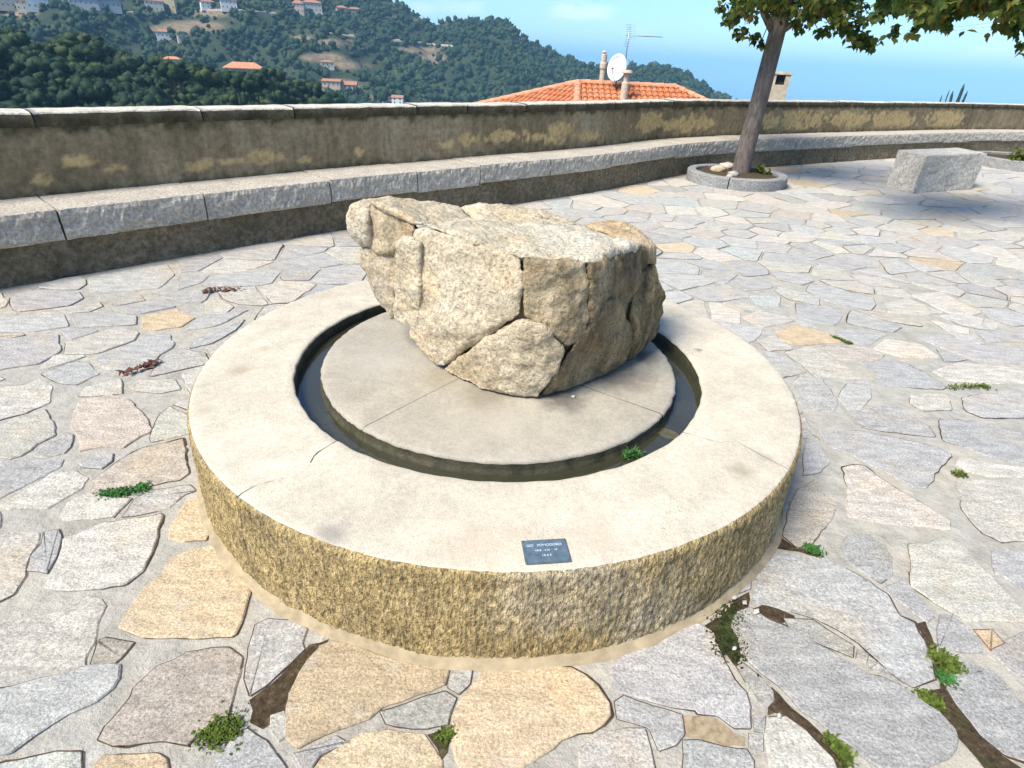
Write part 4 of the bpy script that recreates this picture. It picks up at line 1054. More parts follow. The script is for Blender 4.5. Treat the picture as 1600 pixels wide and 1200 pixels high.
def ring_segment(f0, f1, seed):
    prof = [(RI, ZT-.22), (RI, ZT-.16), (RI, ZT-.10), (RI, ZT-.05), (RI, ZT-.010), (RI+.003, ZT-.003), (RI+.010, ZT)]
    prof += [(RI+.010+(RO-.022-RI-.010)*k/14, ZT) for k in range(1, 15)]
    nt = len(prof)
    prof += [(RO-.010, ZT-.003), (RO-.002, ZT-.012)]+[(RO+.010*(k/35), ZT-.012-(ZT-.012+.02)*k/35) for k in range(1, 36)]
    m = len(prof); gap = .0022
    span = f1(1.1)-f0(1.1); n = int(span/(2*math.pi)*1300)
    V, hol = [], []
    for i in range(n+1):
        u = i/n
        for j, (r, z) in enumerate(prof):
            gp = gap if 5 <= j < nt+1 else .0004
            a0, a1 = f0(min(r, RO))+gp/r, f1(min(r, RO))-gp/r
            a = a0+(a1-a0)*u; h = 0.
            if j >= nt:
                s = a*RO; k = min(1., (j-nt)/3)
                d = .004*mnoise.noise(Vector((s*14, z*8, seed)))+.0055*mnoise.noise(Vector((s*72, z*30, seed+9)))+.0045*mnoise.noise(Vector((s*120, z*70, seed)))
                r += d*k; h = max(0, -d*95)*k
                z += .004*mnoise.noise(Vector((s*30, 0, seed))) if j < nt+2 else 0
            elif j < 7:
                r += .006*mnoise.noise(Vector((a*14, z*9, seed)))
            else:
                z += .0018*mnoise.noise(Vector((r*math.cos(a)*5, r*math.sin(a)*5, seed)))
            V.append((r*math.cos(a), r*math.sin(a), z)); hol.append(min(1, h))
    F, mi = [], []
    for i in range(n):
        for j in range(m-1):
            F.append((i*m+j, i*m+j+1, (i+1)*m+j+1, (i+1)*m+j)); mi.append(2 if j < 4 else 0 if j < nt else 1)
    F.append(tuple(range(m))); mi.append(0); F.append(tuple(range((n+1)*m-1, n*m-1, -1))); mi.append(0)
    me = mesh_pd('rim_segment', V, [f[::-1] for f in F])
    for mm in (M_RIM, M_SIDE, M_ALGAE): me.materials.append(mm)
    me.polygons.foreach_set('material_index', mi)
    me.polygons.foreach_set('use_smooth', [True]*(len(F)-2)+[False]*2)
    set_attr(me, 'hollow', hol)
    me.update()
    link('rim_segment', me, None, fountain)
TAU = 2*math.pi
def wrap(f, ref):
    k = round((ref-f(1.1))/TAU); return lambda r: f(r)+k*TAU
a1, a2, a3 = J1(1.1) % TAU, J2(1.1) % TAU, J3(1.1) % TAU       # ring runs J2 (right) -> J3 (back left) -> J1 (front left) -> J2
A2 = wrap(J2, a2-TAU if a2 > math.pi else a2); b2 = A2(1.1)
def after(f, lo):
    g = f(1.1)
    while g < lo: g += TAU
    while g > lo+TAU: g -= TAU
    return wrap(f, g)
A3 = after(J3, b2); A1 = after(J1, A3(1.1)); A2b = wrap(J2, b2+TAU)
ring_segment(A2, A3, 1.3); ring_segment(A3, A1, 5.1); ring_segment(A1, A2b, 8.7)
link('joint_mortar', lathe_mesh('joint_mortar', [(RI+.006, ZT-.15), (RI+.006, ZT-.007), (RO-.016, ZT-.007), (RO-.016, .01)], 128), simple('rim_joint', (.15, .115, .085), .9, .1, var=.5, scale=30), fountain)
def fillet():
    V, F = [], []; n = 240
    for i in range(n):
        a = TAU*i/n; c, s = math.cos(a), math.sin(a); w = .016+.018*fbm((c*2, s*2, 1.), 2.3, 3); h = .034+.018*fbm((c*2, s*2, 7.), 3, 3)
        for r, z in ((RO-.01, h), (RO+.012, h*.8), (RO+.012+w*.5, h*.3), (RO+.014+w, .012), (RO+.02+w, -.01)): V.append((r*c, r*s, z))
    for i in range(n):
        for j in range(4): F.append((i*5+j, i*5+j+1, ((i+1) % n)*5+j+1, ((i+1) % n)*5+j))
    link('mortar_fillet', mesh_np('mortar_fillet', V, np.array(F)[:, ::-1], True), simple('fillet_mortar', (.34, .275, .175), .95, .1, var=.25, scale=20), fountain)
fillet()
link('channel_floor', lathe_mesh('channel_floor', [(RD-.05, ZT-.16), (RI+.03, ZT-.16)], 96), M_FLOOR, fountain)
# disc in three sectors, thin joints between them
M_DISC = make_granite('disc_granite', (0.385, 0.345, 0.27), [stn_shade(600, 560, .22, (.42, .40, .35), .4), stn_shade(780, 660, .25, (.44, .39, .31), .4), stn_shade(960, 590, .16, (.10, .085, .07), .6), stn_shade(880, 625, .10, (.08, .07, .06), .75), stn_shade(1000, 555, .09, (.07, .065, .06), .75), stn_shade(760, 620, .12, (.17, .14, .09), .5), stn_shade(690, 590, .10, (.27, .22, .14), .5)], (.17, .155, .13))  # dark patches at the boulder foot: wet stain plus its painted shadow
def disc_angle(x, y): p = G(x, y, ZT); return math.atan2(p[1], p[0])
d1, d2 = disc_angle(594, 654) % TAU, disc_angle(1015, 640) % TAU
DA = sorted([d1, d2, 1.75])
for k in range(3):
    a0, a1 = DA[k], DA[(k+1) % 3]+(TAU if k == 2 else 0)
    n = max(20, int((a1-a0)*60)); V, F, mi = [(0, 0, ZT)], [], []
    g = .0012
    prof = [(.2, ZT), (.45, ZT), (.62, ZT), (.72, ZT), (RD-.016, ZT), (RD-.004, ZT-.004), (RD, ZT-.014), (RD-.004, ZT-.035), (RD+.004, ZT-.045), (RD+.012, ZT-.075), (RD+.012, ZT-.165)]
    m = len(prof)
    for i in range(n+1):
        for j, (r, z) in enumerate(prof):
            a = a0+g/r+(a1-a0-2*g/r)*i/n
            rr = r+(.006*mnoise.noise(Vector((a*16, z*30, k)))+.003*mnoise.noise(Vector((a*60, z*30, k))) if j >= 5 else .0)
            V.append((rr*math.cos(a), rr*math.sin(a), z+(.0016*mnoise.noise(Vector((r*math.cos(a)*6, r*math.sin(a)*6, k))) if j < 5 else 0)))
    for i in range(n):
        F.append((0, 1+i*m, 1+(i+1)*m)); mi.append(0)
        for j in range(m-1):
            F.append((1+i*m+j, 1+i*m+j+1, 1+(i+1)*m+j+1, 1+(i+1)*m+j)); mi.append(0 if j < 6 else 1)
    me = mesh_pd('disc_sector', V, F); me.materials.append(M_DISC); me.materials.append(M_ALGAE); me.polygons.foreach_set('material_index', mi)
    me.polygons.foreach_set('use_smooth', [True]*len(F))
    link('disc_sector', me, None, fountain)
link('disc_bed', lathe_mesh('disc_bed', [(.001, ZT-.006), (RD-.02, ZT-.006), (RD-.02, ZT-.05)], 64), simple('disc_joint', (.20, .16, .10), .9, .1), fountain)
def make_water():
    t = NT('basin_water', .04, .5)
    t.color((.42, .42, .25)); t.b.inputs['Transmission Weight'].default_value = .92; t.b.inputs['IOR'].default_value = 1.7
    t.bump(t.noise(24, 3), .12, .004)
    return t.m
V, F = [], []
for i in range(128):
    a = TAU*i/128
    for r in (RD-.01, (RD+RI)/2, RI+.012): V.append((r*math.cos(a), r*math.sin(a), ZW))
for i in range(128):
    for j in range(2): F.append((i*3+j, i*3+j+1, ((i+1) % 128)*3+j+1, ((i+1) % 128)*3+j))
water = link('water', mesh_np('water', V, F, True), make_water())
tag(water, 'dark still water in the ring channel between rim and disc', kind='structure')

# ---------------------------------------------------------------- the sculpted boulder
def make_rock():
    t = NT('boulder_stone', .92, .2)
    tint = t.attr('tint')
    a, b, g, f = t.noise(2.6, 5, .6), t.noise(14, 6, .7), t.noise(70, 4, .7), t.noise(260, 2, .6)
    c = t.ramp(a, [(.28, (.56, .46, .31)), (.5, (.70, .62, .48)), (.72, (.74, .69, .58))])
    c = t.mix(1.0, c, t.ramp(b, [(.28, .72), (.7, 1.18)]), 'MULTIPLY')
    c = t.mix(1.0, c, t.ramp(g, [(.33, .48), (.46, .95), (.64, 1.2)]), 'MULTIPLY')
    c = t.mix(1.0, c, t.ramp(f, [(.3, .8), (.7, 1.18)]), 'MULTIPLY')
    och = t.noise(5, 5, .65)
    c = t.mix(t.ramp(och, [(.52, 0.), (.70, .6)]), c, t.mix(1.0, c, (1.05, .80, .48), 'MULTIPLY'))
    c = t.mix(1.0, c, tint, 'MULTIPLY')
    # rain streaks and dark algae, with the right side's shade painted in
    st = t.math('MULTIPLY', t.attr('stain_shade', 'Fac'), t.ramp(t.noise(1.0, 5, .65, t.mapping((11, 11, 3.5))), [(.34, .0), (.62, 1.)]))
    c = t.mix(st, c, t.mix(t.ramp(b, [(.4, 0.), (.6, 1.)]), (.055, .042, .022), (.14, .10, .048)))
    pit = t.vor(36).outputs['Distance']
    t.color(c)
    n1 = t.bump(g, 1.0, .018); t.bump(f, .7, .006, n1)
    return t.m
M_ROCK = make_rock()
boulder = empty('carved_boulder', (0, 0, ZT), 'large cracked ochre granite boulder sitting on the fountain disc', 'boulder')
def rp(t): return AY(*t) if len(t) == 3 and t[0] > 50 else np.array(t)
def W3(*p): return ('w',)+p
CH = [
 # outline points are (pixel x, pixel y, depth); W3 gives hidden points in metres ; tint, stain
 ('tip', [(548, 324, .05), (545, 345, .06), (553, 372, .07), (564, 386, .07), (576, 380, .05), (574, 345, .02), (579, 318, .03), (572, 312, .1), (566, 311, .22), W3(-.55, .3, .95), W3(-.5, .3, .8)], (1.06, 1.04, 1.0), .15),
 ('cheek', [(568, 324, .06), (600, 329, .01), (645, 350, -.075), (648, 368, -.085), (626, 388, -.05), (592, 396, .03), (566, 390, .09), W3(-.45, .3, .93), W3(-.4, .3, .72)], (.98, .92, .82), .35),
 ('plate', [(576, 315, .03), (600, 321, -.02), (622, 331, -.05), (646, 350, -.09), (664, 352, -.10), (694, 352, .0), (734, 344, .20), (716, 325, .42), (690, 317, .42), (640, 311, .36), (572, 311, .26), W3(-.45, .2, .93), W3(-.2, .25, .88), W3(-.35, .05, .95)], (1.06, 1.03, .97), .15),
 ('column', [(565, 389, .09), (590, 394, .03), (620, 386, -.04), (616, 440, -.015), (613, 500, .0), (604, 482, .06), (589, 464, .10), (574, 437, .13), (566, 412, .13), W3(-.45, .36, .78), W3(-.35, .32, .55)], (1.02, .98, .92), .3),
 ('flank', [(620, 384, -.075), (632, 370, -.10), (656, 380, -.15), (657, 440, -.155), (656, 495, -.13), (640, 510, -.09), (624, 506, -.05), (614, 498, -.02), (616, 440, -.04), W3(-.3, .1, .8), W3(-.3, .1, .6)], (1.05, 1.02, .96), .1),
 ('front', [(644, 354, -.10), (662, 352, -.11), (710, 367, -.205), (740, 381, -.26), (814, 405, -.35), (817, 450, -.375), (813, 492, -.365), (779, 506, -.335), (736, 523, -.285), (710, 546, -.215), (690, 574, -.165), (676, 566, -.12), (658, 550, -.075), (640, 528, -.045), (640, 505, -.09), (652, 440, -.14), W3(-.1, .1, .85), W3(-.1, .05, .5)], (1.04, 1.0, .93), .1),
 ('middle', [(820, 405, -.355), (852, 409, -.37), (914, 414, -.345), (920, 440, -.335), (919, 490, -.32), (912, 528, -.33), (886, 538, -.365), (860, 518, -.385), (842, 502, -.385), (819, 493, -.375), (821, 450, -.38), W3(.15, .0, .85), W3(.2, -.05, .55)], (.88, .80, .66), .6),
 ('wedge', [(692, 577, -.175), (722, 561, -.245), (749, 538, -.315), (788, 521, -.37), (816, 501, -.41), (843, 507, -.42), (886, 543, -.405), (884, 556, -.40), (868, 588, -.385), (838, 621, -.375), (800, 616, -.36), (752, 610, -.325), (712, 592, -.235), W3(.1, -.1, .6), W3(.2, -.12, .40), W3(-.1, -.05, .42)], (.98, .93, .84), .2),
 ('shoulder', [(922, 416, -.335), (938, 412, -.29), (950, 393, -.21), (975, 390, -.10), (1000, 387, .01), (1012, 388, .10), (1014, 412, .10), (1004, 440, .02), (985, 472, -.07), (965, 462, -.16), (948, 468, -.23), (930, 500, -.29), (922, 520, -.31), W3(.5, .3, .7), W3(.3, .1, .6)], (.68, .60, .47), .9),  # right side masses: darker tint and streaks also carry their shade
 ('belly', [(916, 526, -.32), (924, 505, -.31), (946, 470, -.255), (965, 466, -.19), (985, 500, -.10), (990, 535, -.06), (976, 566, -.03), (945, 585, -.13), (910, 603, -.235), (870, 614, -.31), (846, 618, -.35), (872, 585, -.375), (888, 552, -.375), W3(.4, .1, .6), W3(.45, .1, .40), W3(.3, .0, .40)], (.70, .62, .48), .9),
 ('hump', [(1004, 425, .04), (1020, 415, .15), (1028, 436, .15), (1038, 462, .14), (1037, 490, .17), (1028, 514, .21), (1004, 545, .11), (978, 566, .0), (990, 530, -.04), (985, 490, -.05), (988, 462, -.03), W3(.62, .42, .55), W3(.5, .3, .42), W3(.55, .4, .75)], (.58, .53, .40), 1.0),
 ('top', [(664, 351, -.10), (712, 365, -.19), (742, 379, -.25), (816, 402, -.34), (880, 409, -.35), (914, 411, -.335), (936, 409, -.285), (949, 390, -.205), (975, 386, -.09), (1000, 383, .02), (985, 378, .09), (940, 364, .19), (905, 353, .28), (850, 343, .27), (800, 349, .19), (738, 346, .18), (692, 352, .0), W3(.1, .1, .72), W3(.3, .1, .72), W3(-.1, .1, .8)], (1.04, 1.05, 1.02), .1),
 ('slab', [(717, 323, .42), (740, 319, .44), (770, 318, .46), (828, 325, .46), (846, 336, .40), (848, 341, .29), (800, 346, .21), (742, 344, .20), W3(.0, .4, .78), W3(.15, .36, .78)], (1.06, 1.03, .95), .15),
 ('slab', [(836, 331, .45), (868, 334, .47), (908, 349, .42), (911, 354, .34), (903, 351, .30), (852, 340, .29), W3(.25, .4, .76), W3(.35, .36, .76)], (1.04, 1.04, .98), .1),
 ('ledge', [(914, 351, .33), (932, 345, .38), (952, 344, .42), (990, 358, .42), (1018, 378, .33), (1024, 384, .28), (1025, 412, .26), (1016, 390, .13), (1002, 383, .05), (985, 376, .11), (942, 362, .21), W3(.6, .4, .65), W3(.4, .4, .65)], (1.06, .92, .74), .2),
 ('core', [(985, 488, .02), (930, 515, -.25), (886, 540, -.31), (820, 495, -.33), (745, 525, -.15), (705, 555, -.04), (650, 520, .02), (640, 400, .0), (640, 365, .02), (700, 372, -.12), (815, 415, -.29), (925, 425, -.27), (1010, 430, .1), (1000, 400, .12), W3(-.22, -.05, .374), W3(.12, -.28, .374), W3(.40, -.16, .374), W3(.62, .14, .374), W3(.45, .36, .374), W3(-.05, .34, .374), W3(-.42, .2, .82), W3(-.3, -.02, .82), W3(.1, -.27, .86), W3(.3, -.26, .84), W3(.52, .08, .82), W3(.45, .36, .80), W3(-.2, .36, .86)], (.8, .74, .62), .6)]
def rock_part(i, nm, pts, tint, stain_shade):
    P = [np.array(t[1:]) if t[0] == 'w' else AY(*t) for t in pts]
    bm = bmesh.new()
    for p in P: bm.verts.new((p[0], p[1], p[2]-ZT))
    r = bmesh.ops.convex_hull(bm, input=bm.verts)
    bmesh.ops.delete(bm, geom=[v for v in bm.verts if not v.link_faces], context='VERTS')
    me = bm_mesh('tmp', bm); o = bpy.data.objects.new('tmp', me); COL.objects.link(o)
    md = o.modifiers.new('r', 'REMESH'); md.mode = 'VOXEL'; md.voxel_size = .0075 if nm != 'core' else .012
    sm = o.modifiers.new('s', 'SMOOTH'); sm.factor = .5; sm.iterations = 2
    dg = bpy.context.evaluated_depsgraph_get(); me2 = bpy.data.meshes.new_from_object(o.evaluated_get(dg))
    bpy.data.objects.remove(o); bpy.data.meshes.remove(me)
    n = len(me2.vertices); co = np.empty(n*3, np.float32); me2.vertices.foreach_get('co', co); co = co.reshape(-1, 3)
    nr = np.empty(n*3, np.float32); me2.vertices.foreach_get('normal', nr); nr = nr.reshape(-1, 3)
    k = 1.0 if nm != 'core' else .3
    d = np.array([.020*fbm((p[0], p[1], p[2]+i), 4.5, 3)+.0075*fbm((p[0], p[1], p[2]+i), 19, 4)+.0035*mnoise.noise(Vector(p)*75) for p in co.tolist()])*k+(.002 if nm in ('wedge', 'front') else .0045)
    co = co+nr*d[:, None]
    co[:, 2] = np.maximum(co[:, 2], .0012*(i+1))
    me2.vertices.foreach_set('co', co.ravel()); me2.update()
    me2.name = 'rock_mass'; me2.materials.clear()
    me2.polygons.foreach_set('use_smooth', [True]*len(me2.polygons))
    set_attr(me2, 'tint', np.tile((*tint, 1), (n, 1)), 'FLOAT_COLOR'); set_attr(me2, 'stain_shade', np.full(n, stain_shade))
    link('rock_mass', me2, M_ROCK, boulder)
for i, (nm, pts, tint, stain_shade) in enumerate(CH): rock_part(i, nm, pts, tint, stain_shade)

# ---------------------------------------------------------------- plaque
q = [G(815, 845, ZT+.006), G(884, 841, ZT+.006), G(891, 878, ZT+.006), G(821, 881, ZT+.006)]
pc = sum(q)/4; pang = math.atan2((q[1]-q[0])[1], (q[1]-q[0])[0])
plaque = empty('name_plaque', (pc[0], pc[1], ZT), 'small blue grey metal plaque with engraved lettering on the front of the rim', 'plaque', None, pang)
def make_plaque_metal():
    t = NT('plaque_metal', .42, .5); t.b.inputs['Metallic'].default_value = .35
    t.color(t.ramp(t.noise(45, 5, .7), [(.3, (.085, .13, .16)), (.7, (.17, .235, .275))])); return t.m
pw, ph = .128, .088
plate = box('plate', -pw/2, pw/2, -ph/2, ph/2, .003, .0075, make_plaque_metal(), plaque, .001)
M_ENG = simple('plaque_lettering', (.45, .52, .56), .6, .3, var=.1)
for sx in (-1, 1):
    for sy in (-1, 1):
        o = link('screw', lathe_mesh('screw', [(.0025, .007), (.0025, .0088), (.0001, .0092)], 10), simple('screw_metal', (.10, .11, .12), .5, .4, .5), plate); o.location = (sx*(pw/2-.005), sy*(ph/2-.005), 0)
def letters(body, x, y, size, width):
    cu = bpy.data.curves.new('lettering', 'FONT'); cu.body = body; cu.size = size; cu.align_x = 'CENTER'; cu.align_y = 'CENTER'; cu.extrude = .0003; cu.offset = .00012
    o = bpy.data.objects.new('tmp', cu); COL.objects.link(o)
    dg = bpy.context.evaluated_depsgraph_get(); me = bpy.data.meshes.new_from_object(o.evaluated_get(dg)); bpy.data.objects.remove(o)
    me.materials.clear(); me.name = 'lettering'
    l = link('lettering', me, M_ENG, plate); l.location = (x, y, .0079); xs_ = [v.co.x for v in me.vertices]; l.scale = (width/(max(xs_)-min(xs_)), 1, 1)
letters("GIO'", -.042, .021, .0125, .020); letters('POMODORO', .014, .021, .0125, .070)
def worn(y, xs, h):
    bm = bmesh.new()
    for x, w in xs: box_bm(bm, x, x+w, y-h/2, y+h/2, .0076, .0080)
    link('worn_lettering', bm_mesh('worn_lettering', bm), M_ENG, plate)
worn(.002, [(-.030, .0014), (-.0255, .003), (-.020, .0014), (-.0165, .003), (-.002, .002), (.004, .0014), (.007, .0014), (.010, .0014), (.026, .0014), (.0295, .0025)], .0055)
worn(-.017, [(-.012, .0014), (-.007, .0032), (.001, .0032), (.009, .0032)], .0065)

# ---------------------------------------------------------------- small things in the basin and on the stones
M_LEAFY = simple('yellow_leaf', (.42, .32, .03), .6, .3, var=.3, scale=40)
M_WEED = simple('green_weed', (.045, .14, .03), .7, .2, var=.5, scale=60)
M_MOSS = simple('moss', (.085, .12, .022), .9, .1, var=.6, scale=50)
M_DRY = simple('dry_leaf', (.12, .055, .038), .85, .2, var=.5, scale=40)
M_PEB = simple('pale_pebble', (.46, .44, .40), .8, .2, var=.25, scale=40)
def leaf_mesh(name, L, W, curl, m):
    V, F = [], []
    for i in range(7):
        u = i/6; w = W*math.sin(math.pi*min(1, u*.93+.05))**.8; z = curl*(u-.5)**2*4
        V += [(-w, L*(u-.5), z+curl*.5), (0, L*(u-.5), z), (w, L*(u-.5), z+curl*.5)]
    for i in range(6):
        for j in range(2): F.append((i*3+j, i*3+j+1, i*3+4+j, i*3+3+j))
    me = mesh_pd(name, V, F); me.materials.append(m); return me
p = G(1043, 676, ZW)
o = tag(link('fallen_leaf', leaf_mesh('fallen_leaf', .10, .035, .006, M_LEAFY), None), 'yellow leaf floating in the basin water at the right', 'leaf'); o.location = (p[0], p[1], ZW-.014); o.rotation_euler = (.05, .05, 1.0)
def tuft(name, label, cat, spots, mat, n, h, spread, z=.006, group=None, blade=.0028):
    V, F = [], []; rs = np.random.default_rng(int(spots[0][0]))
    c0 = np.mean([G(x, y, z) for x, y in spots], axis=0)
    for k in range(n):
        i = rs.integers(0, len(spots)); j = min(i+1, len(spots)-1); f = rs.random()
        p = G(*spots[i], z)*(1-f)+G(*spots[j], z)*f+np.append(rs.normal(0, spread, 2), 0)
        th = rs.uniform(0, TAU); d = np.array([math.cos(th), math.sin(th), 0]); lean = rs.uniform(.15, 1.3)*h; hh = h*rs.uniform(.35, 1); s = np.array([-d[1], d[0], 0])*blade*rs.uniform(.6, 1.6)
        o = len(V); V += list(np.array([p-s, p+s, p+d*lean*.5+[0, 0, hh*.75]+s*.9, p+d*lean*.5+[0, 0, hh*.75]-s*.9, p+d*lean+[0, 0, hh]])-c0)
        F += [(o, o+1, o+2, o+3), (o+3, o+2, o+4)]
    ob = link(name, mesh_pd(name, V, F), mat); ob.location = c0
    return tag(ob, label, cat, group)
tuft('water_weed', 'bright green weed tuft in the basin water at the front right', 'weed', [(972, 716), (985, 711), (998, 713)], M_WEED, 90, .03, .008, ZW)
tuft('moss_tuft', 'long green weed strip left of the fountain', 'weed', [(155, 773), (175, 771), (195, 769), (222, 763)], M_WEED, 620, .012, .014, .006)
tuft('moss_tuft', 'round green moss clump at the front left between stones', 'weed', [(322, 1152), (340, 1145), (358, 1140)], M_MOSS, 600, .011, .019, .005)
tuft('moss_tuft', 'small moss clump between the two ochre front stones', 'weed', [(690, 1150), (702, 1148)], M_MOSS, 260, .009, .008, .006)
tuft('moss_tuft', 'bright green grass strip in a joint at the right', 'weed', [(1484, 607), (1500, 605), (1520, 604), (1538, 604)], M_MOSS, 300, .012, .016, .005)
tuft('moss_tuft', 'green weed beside the right foot of the fountain', 'weed', [(1262, 855), (1276, 862)], M_WEED, 200, .012, .012, .006)
tuft('moss_tuft', 'dark moss strip at the right front foot of the fountain', 'weed', [(1152, 950), (1140, 968), (1135, 990), (1142, 1012)], simple('dark_moss', (.035, .045, .016), .9, .1, var=.6, scale=50), 1500, .008, .024, .005)
tuft('moss_tuft', 'reddish green moss patch beside the small blue stone', 'weed', [(1468, 1030), (1480, 1036)], M_MOSS, 420, .014, .018, .007)
tuft('moss_tuft', 'fresh green weed left of the large grey slab at the right edge', 'weed', [(1472, 1053), (1480, 1062)], M_WEED, 260, .009, .013, .005)
tuft('moss_tuft', 'bright moss at the tip of the long grey slab', 'weed', [(1438, 1082), (1452, 1092), (1462, 1098)], M_MOSS, 320, .009, .014, .005)
tuft('moss_tuft', 'grass blades in the dark soil joint at the lower right', 'weed', [(1295, 1152), (1310, 1168), (1318, 1185)], M_MOSS, 240, .014, .010, .005)
tuft('moss_tuft', 'small weed at the end of the thin white stone', 'weed', [(1492, 741), (1502, 741)], M_MOSS, 220, .012, .010, .006)
tuft('moss_tuft', 'thin moss line in a joint right of the rim', 'weed', [(1300, 526), (1312, 530), (1326, 536)], M_MOSS, 300, .012, .010, .006)
def litter(label, spots, n, spread):
    rs = np.random.default_rng(n); V, F = [], []
    c0 = np.mean([G(x, y, .012) for x, y in spots], axis=0)
    for k in range(n):
        i = rs.integers(0, len(spots)-1); f = rs.random(); p = G(*spots[i], .012)*(1-f)+G(*spots[i+1], .012)*f+np.append(rs.normal(0, spread, 2), rs.uniform(.0, .018))-c0
        th, L = rs.uniform(0, TAU), rs.uniform(.012, .035); d = np.array([math.cos(th), math.sin(th), rs.normal(0, .3)]); s = np.array([-d[1], d[0], rs.normal(0, .3)])
        o = len(V); V += [p-d*L, p+s*L*.4, p+d*L, p-s*L*.4+np.array([0, 0, .005])]; F.append((o, o+1, o+2, o+3))
    ob = tag(link('leaf_litter', mesh_pd('leaf_litter', V, F), M_DRY), label, 'dry leaves'); ob.location = c0
litter('dark red dry leaves lying beyond the rim at the upper left', [(316, 456), (340, 454), (370, 452)], 40, .016)
litter('brown dry leaves caught in a joint left of the rim', [(192, 585), (225, 575), (250, 563)], 50, .010)
def pebble(x, y, r, label, z=.012):
    p = G(x, y, z); V = lump(ICO2[0], x*.13, .9, 1.1)*np.array([1, .75, .45])*r*.8
    ob = tag(link('pebble', mesh_np('pebble', V, ICO2[1], True), M_PEB), label, 'pebble'); ob.location = (p[0], p[1], z+r*.4); ob.rotation_euler = (0, 0, x)
pebble(895, 621, .013, 'white pebble on the disc right of the boulder foot', ZT)
pebble(1182, 957, .016, 'white pebble in the soil between the two long grey slabs'); pebble(1163, 943, .012, 'small white pebble beside the dark moss strip')
pebble(1147, 1014, .011, 'white pebble at the lower end of the dark moss strip'); pebble(1217, 1118, .010, 'tiny white pebble in the soil joint at the lower right')
pebble(1147, 935, .014, 'angular pale chip against the fountain foot')

# ---------------------------------------------------------------- granite block seat
def block():
    # base corners on the paving and top corners above them
    b0, b1, b2 = G(1383, 292), G(1425, 303), G(1519, 296); b3 = b0+(b2-b1)
    zt = .545
    t0, t1, t2 = G(1403, 234, zt), G(1447, 244, zt), G(1543, 239.5, zt); t3 = t0+(t2-t1)
    c = (b0+b2)/2
    bm = bmesh.new(); vs = [bm.verts.new(Vector(v-c)) for v in (b0, b1, b2, b3, t0, t1, t2, t3)]
    for f in ((0, 1, 5, 4), (1, 2, 6, 5), (2, 3, 7, 6), (3, 0, 4, 7), (4, 5, 6, 7), (3, 2, 1, 0)): bm.faces.new([vs[i] for i in f])
    bmesh.ops.recalc_face_normals(bm, faces=bm.faces)
    bmesh.ops.bevel(bm, geom=list(bm.edges), offset=.012, segments=2, affect='EDGES')
    bmesh.ops.subdivide_edges(bm, edges=list(bm.edges), cuts=9, use_grid_fill=True)
    bm.normal_update()
    for v in bm.verts: v.co += v.normal*(.010*fbm(v.co, 5, 4)+.006*fbm(v.co, 17, 3))
    o = link('granite_block', bm_mesh('granite_block', bm), M_BLOCK); o.location = c
    tag(o, 'slanted rough grey granite block seat standing before the curved bench', 'stone block')
block()

# ---------------------------------------------------------------- planters and trees
M_RING = make_hewn('planter_granite', (0.33, 0.33, 0.32), 45)
def planter(x, y, r, h, label, n=5):
    t = empty('tree_planter', (x, y, 0), label, 'planter')
    for k in range(n):
        a0, a1 = TAU*k/n+.01+.5, TAU*(k+1)/n-.01+.5; V, F = [], []; m = 14
        prof = [(r-.13, 0), (r-.13, h-.012), (r-.118, h), (r-.015, h), (r, h-.015), (r, h*.66), (r, h*.33), (r, -.01)]
        for i in range(m+1):
            a = a0+(a1-a0)*i/m
            for j, (q, z) in enumerate(prof):
                e = .010*fbm((a*2, z*3, k), 6, 3) if j >= 4 else .003*fbm((a, q, k), 9)
                V.append(((q+(e if j >= 4 else 0))*math.cos(a), (q+(e if j >= 4 else 0))*math.sin(a), z+(e if j < 4 else 0)))
        for i in range(m):
            for j in range(7): F.append((i*8+j, i*8+j+1, (i+1)*8+j+1, (i+1)*8+j))
        F.append(tuple(range(8))); F.append(tuple(range(m*8+7, m*8-1, -1)))
        link('kerb_stone', mesh_pd('kerb_stone', V, F), M_RING, t)
    link('soil', lathe_mesh('soil', [(.001, h-.03), (r*.5, h-.035), (r-.12, h-.05)], 32), M_SOIL, t)
planter(3.46, 7.36, .76, .165, 'round granite kerb ring around the foot of the leaning tree trunk')
planter(10.75, 10.95, 1.0, .20, 'round granite kerb ring at the right edge behind the block seat')
def stones_in_planter():
    rs = np.random.default_rng(4)
    for i, (x, y, r, lb) in enumerate([(1122, 263, .12, 'rounded ochre stone at the left in the planter'), (1136, 258, .13, 'pale stone behind the ochre one in the planter'), (1146, 270, .08, 'small grey stone by the trunk foot in the planter'), (1140, 274, .06, 'tiny pale stone at the front of the planter')]):
        p = G(x, y, .17); V = lump(ICO2[0], i+2.2, .5, 1.2)*np.array([1, .8, .6])*r
        o = tag(link('planter_stone', mesh_np('planter_stone', V, ICO2[1], True), simple('planter_stone_%d' % i, ((.46, .38, .25), (.48, .43, .36), (.36, .34, .31), (.44, .38, .30))[i], .9, .2, var=.25, scale=20)), lb, 'stone'); o.location = (p[0], p[1], .15)
stones_in_planter()
def make_bark():
    t = NT('tree_bark', .9, .15); a, b = t.noise(9, 6, .7), t.noise(1., 5, .65, t.mapping((30, 30, 7)))
    c = t.ramp(b, [(.3, (.085, .068, .058)), (.55, (.17, .142, .124)), (.75, (.26, .228, .20))])
    c = t.mix(t.ramp(a, [(.55, 0.), (.68, .6)]), c, (.085, .068, .058))
    t.color(c); t.bump(b, .7, .02); return t.m
M_TBARK = make_bark()
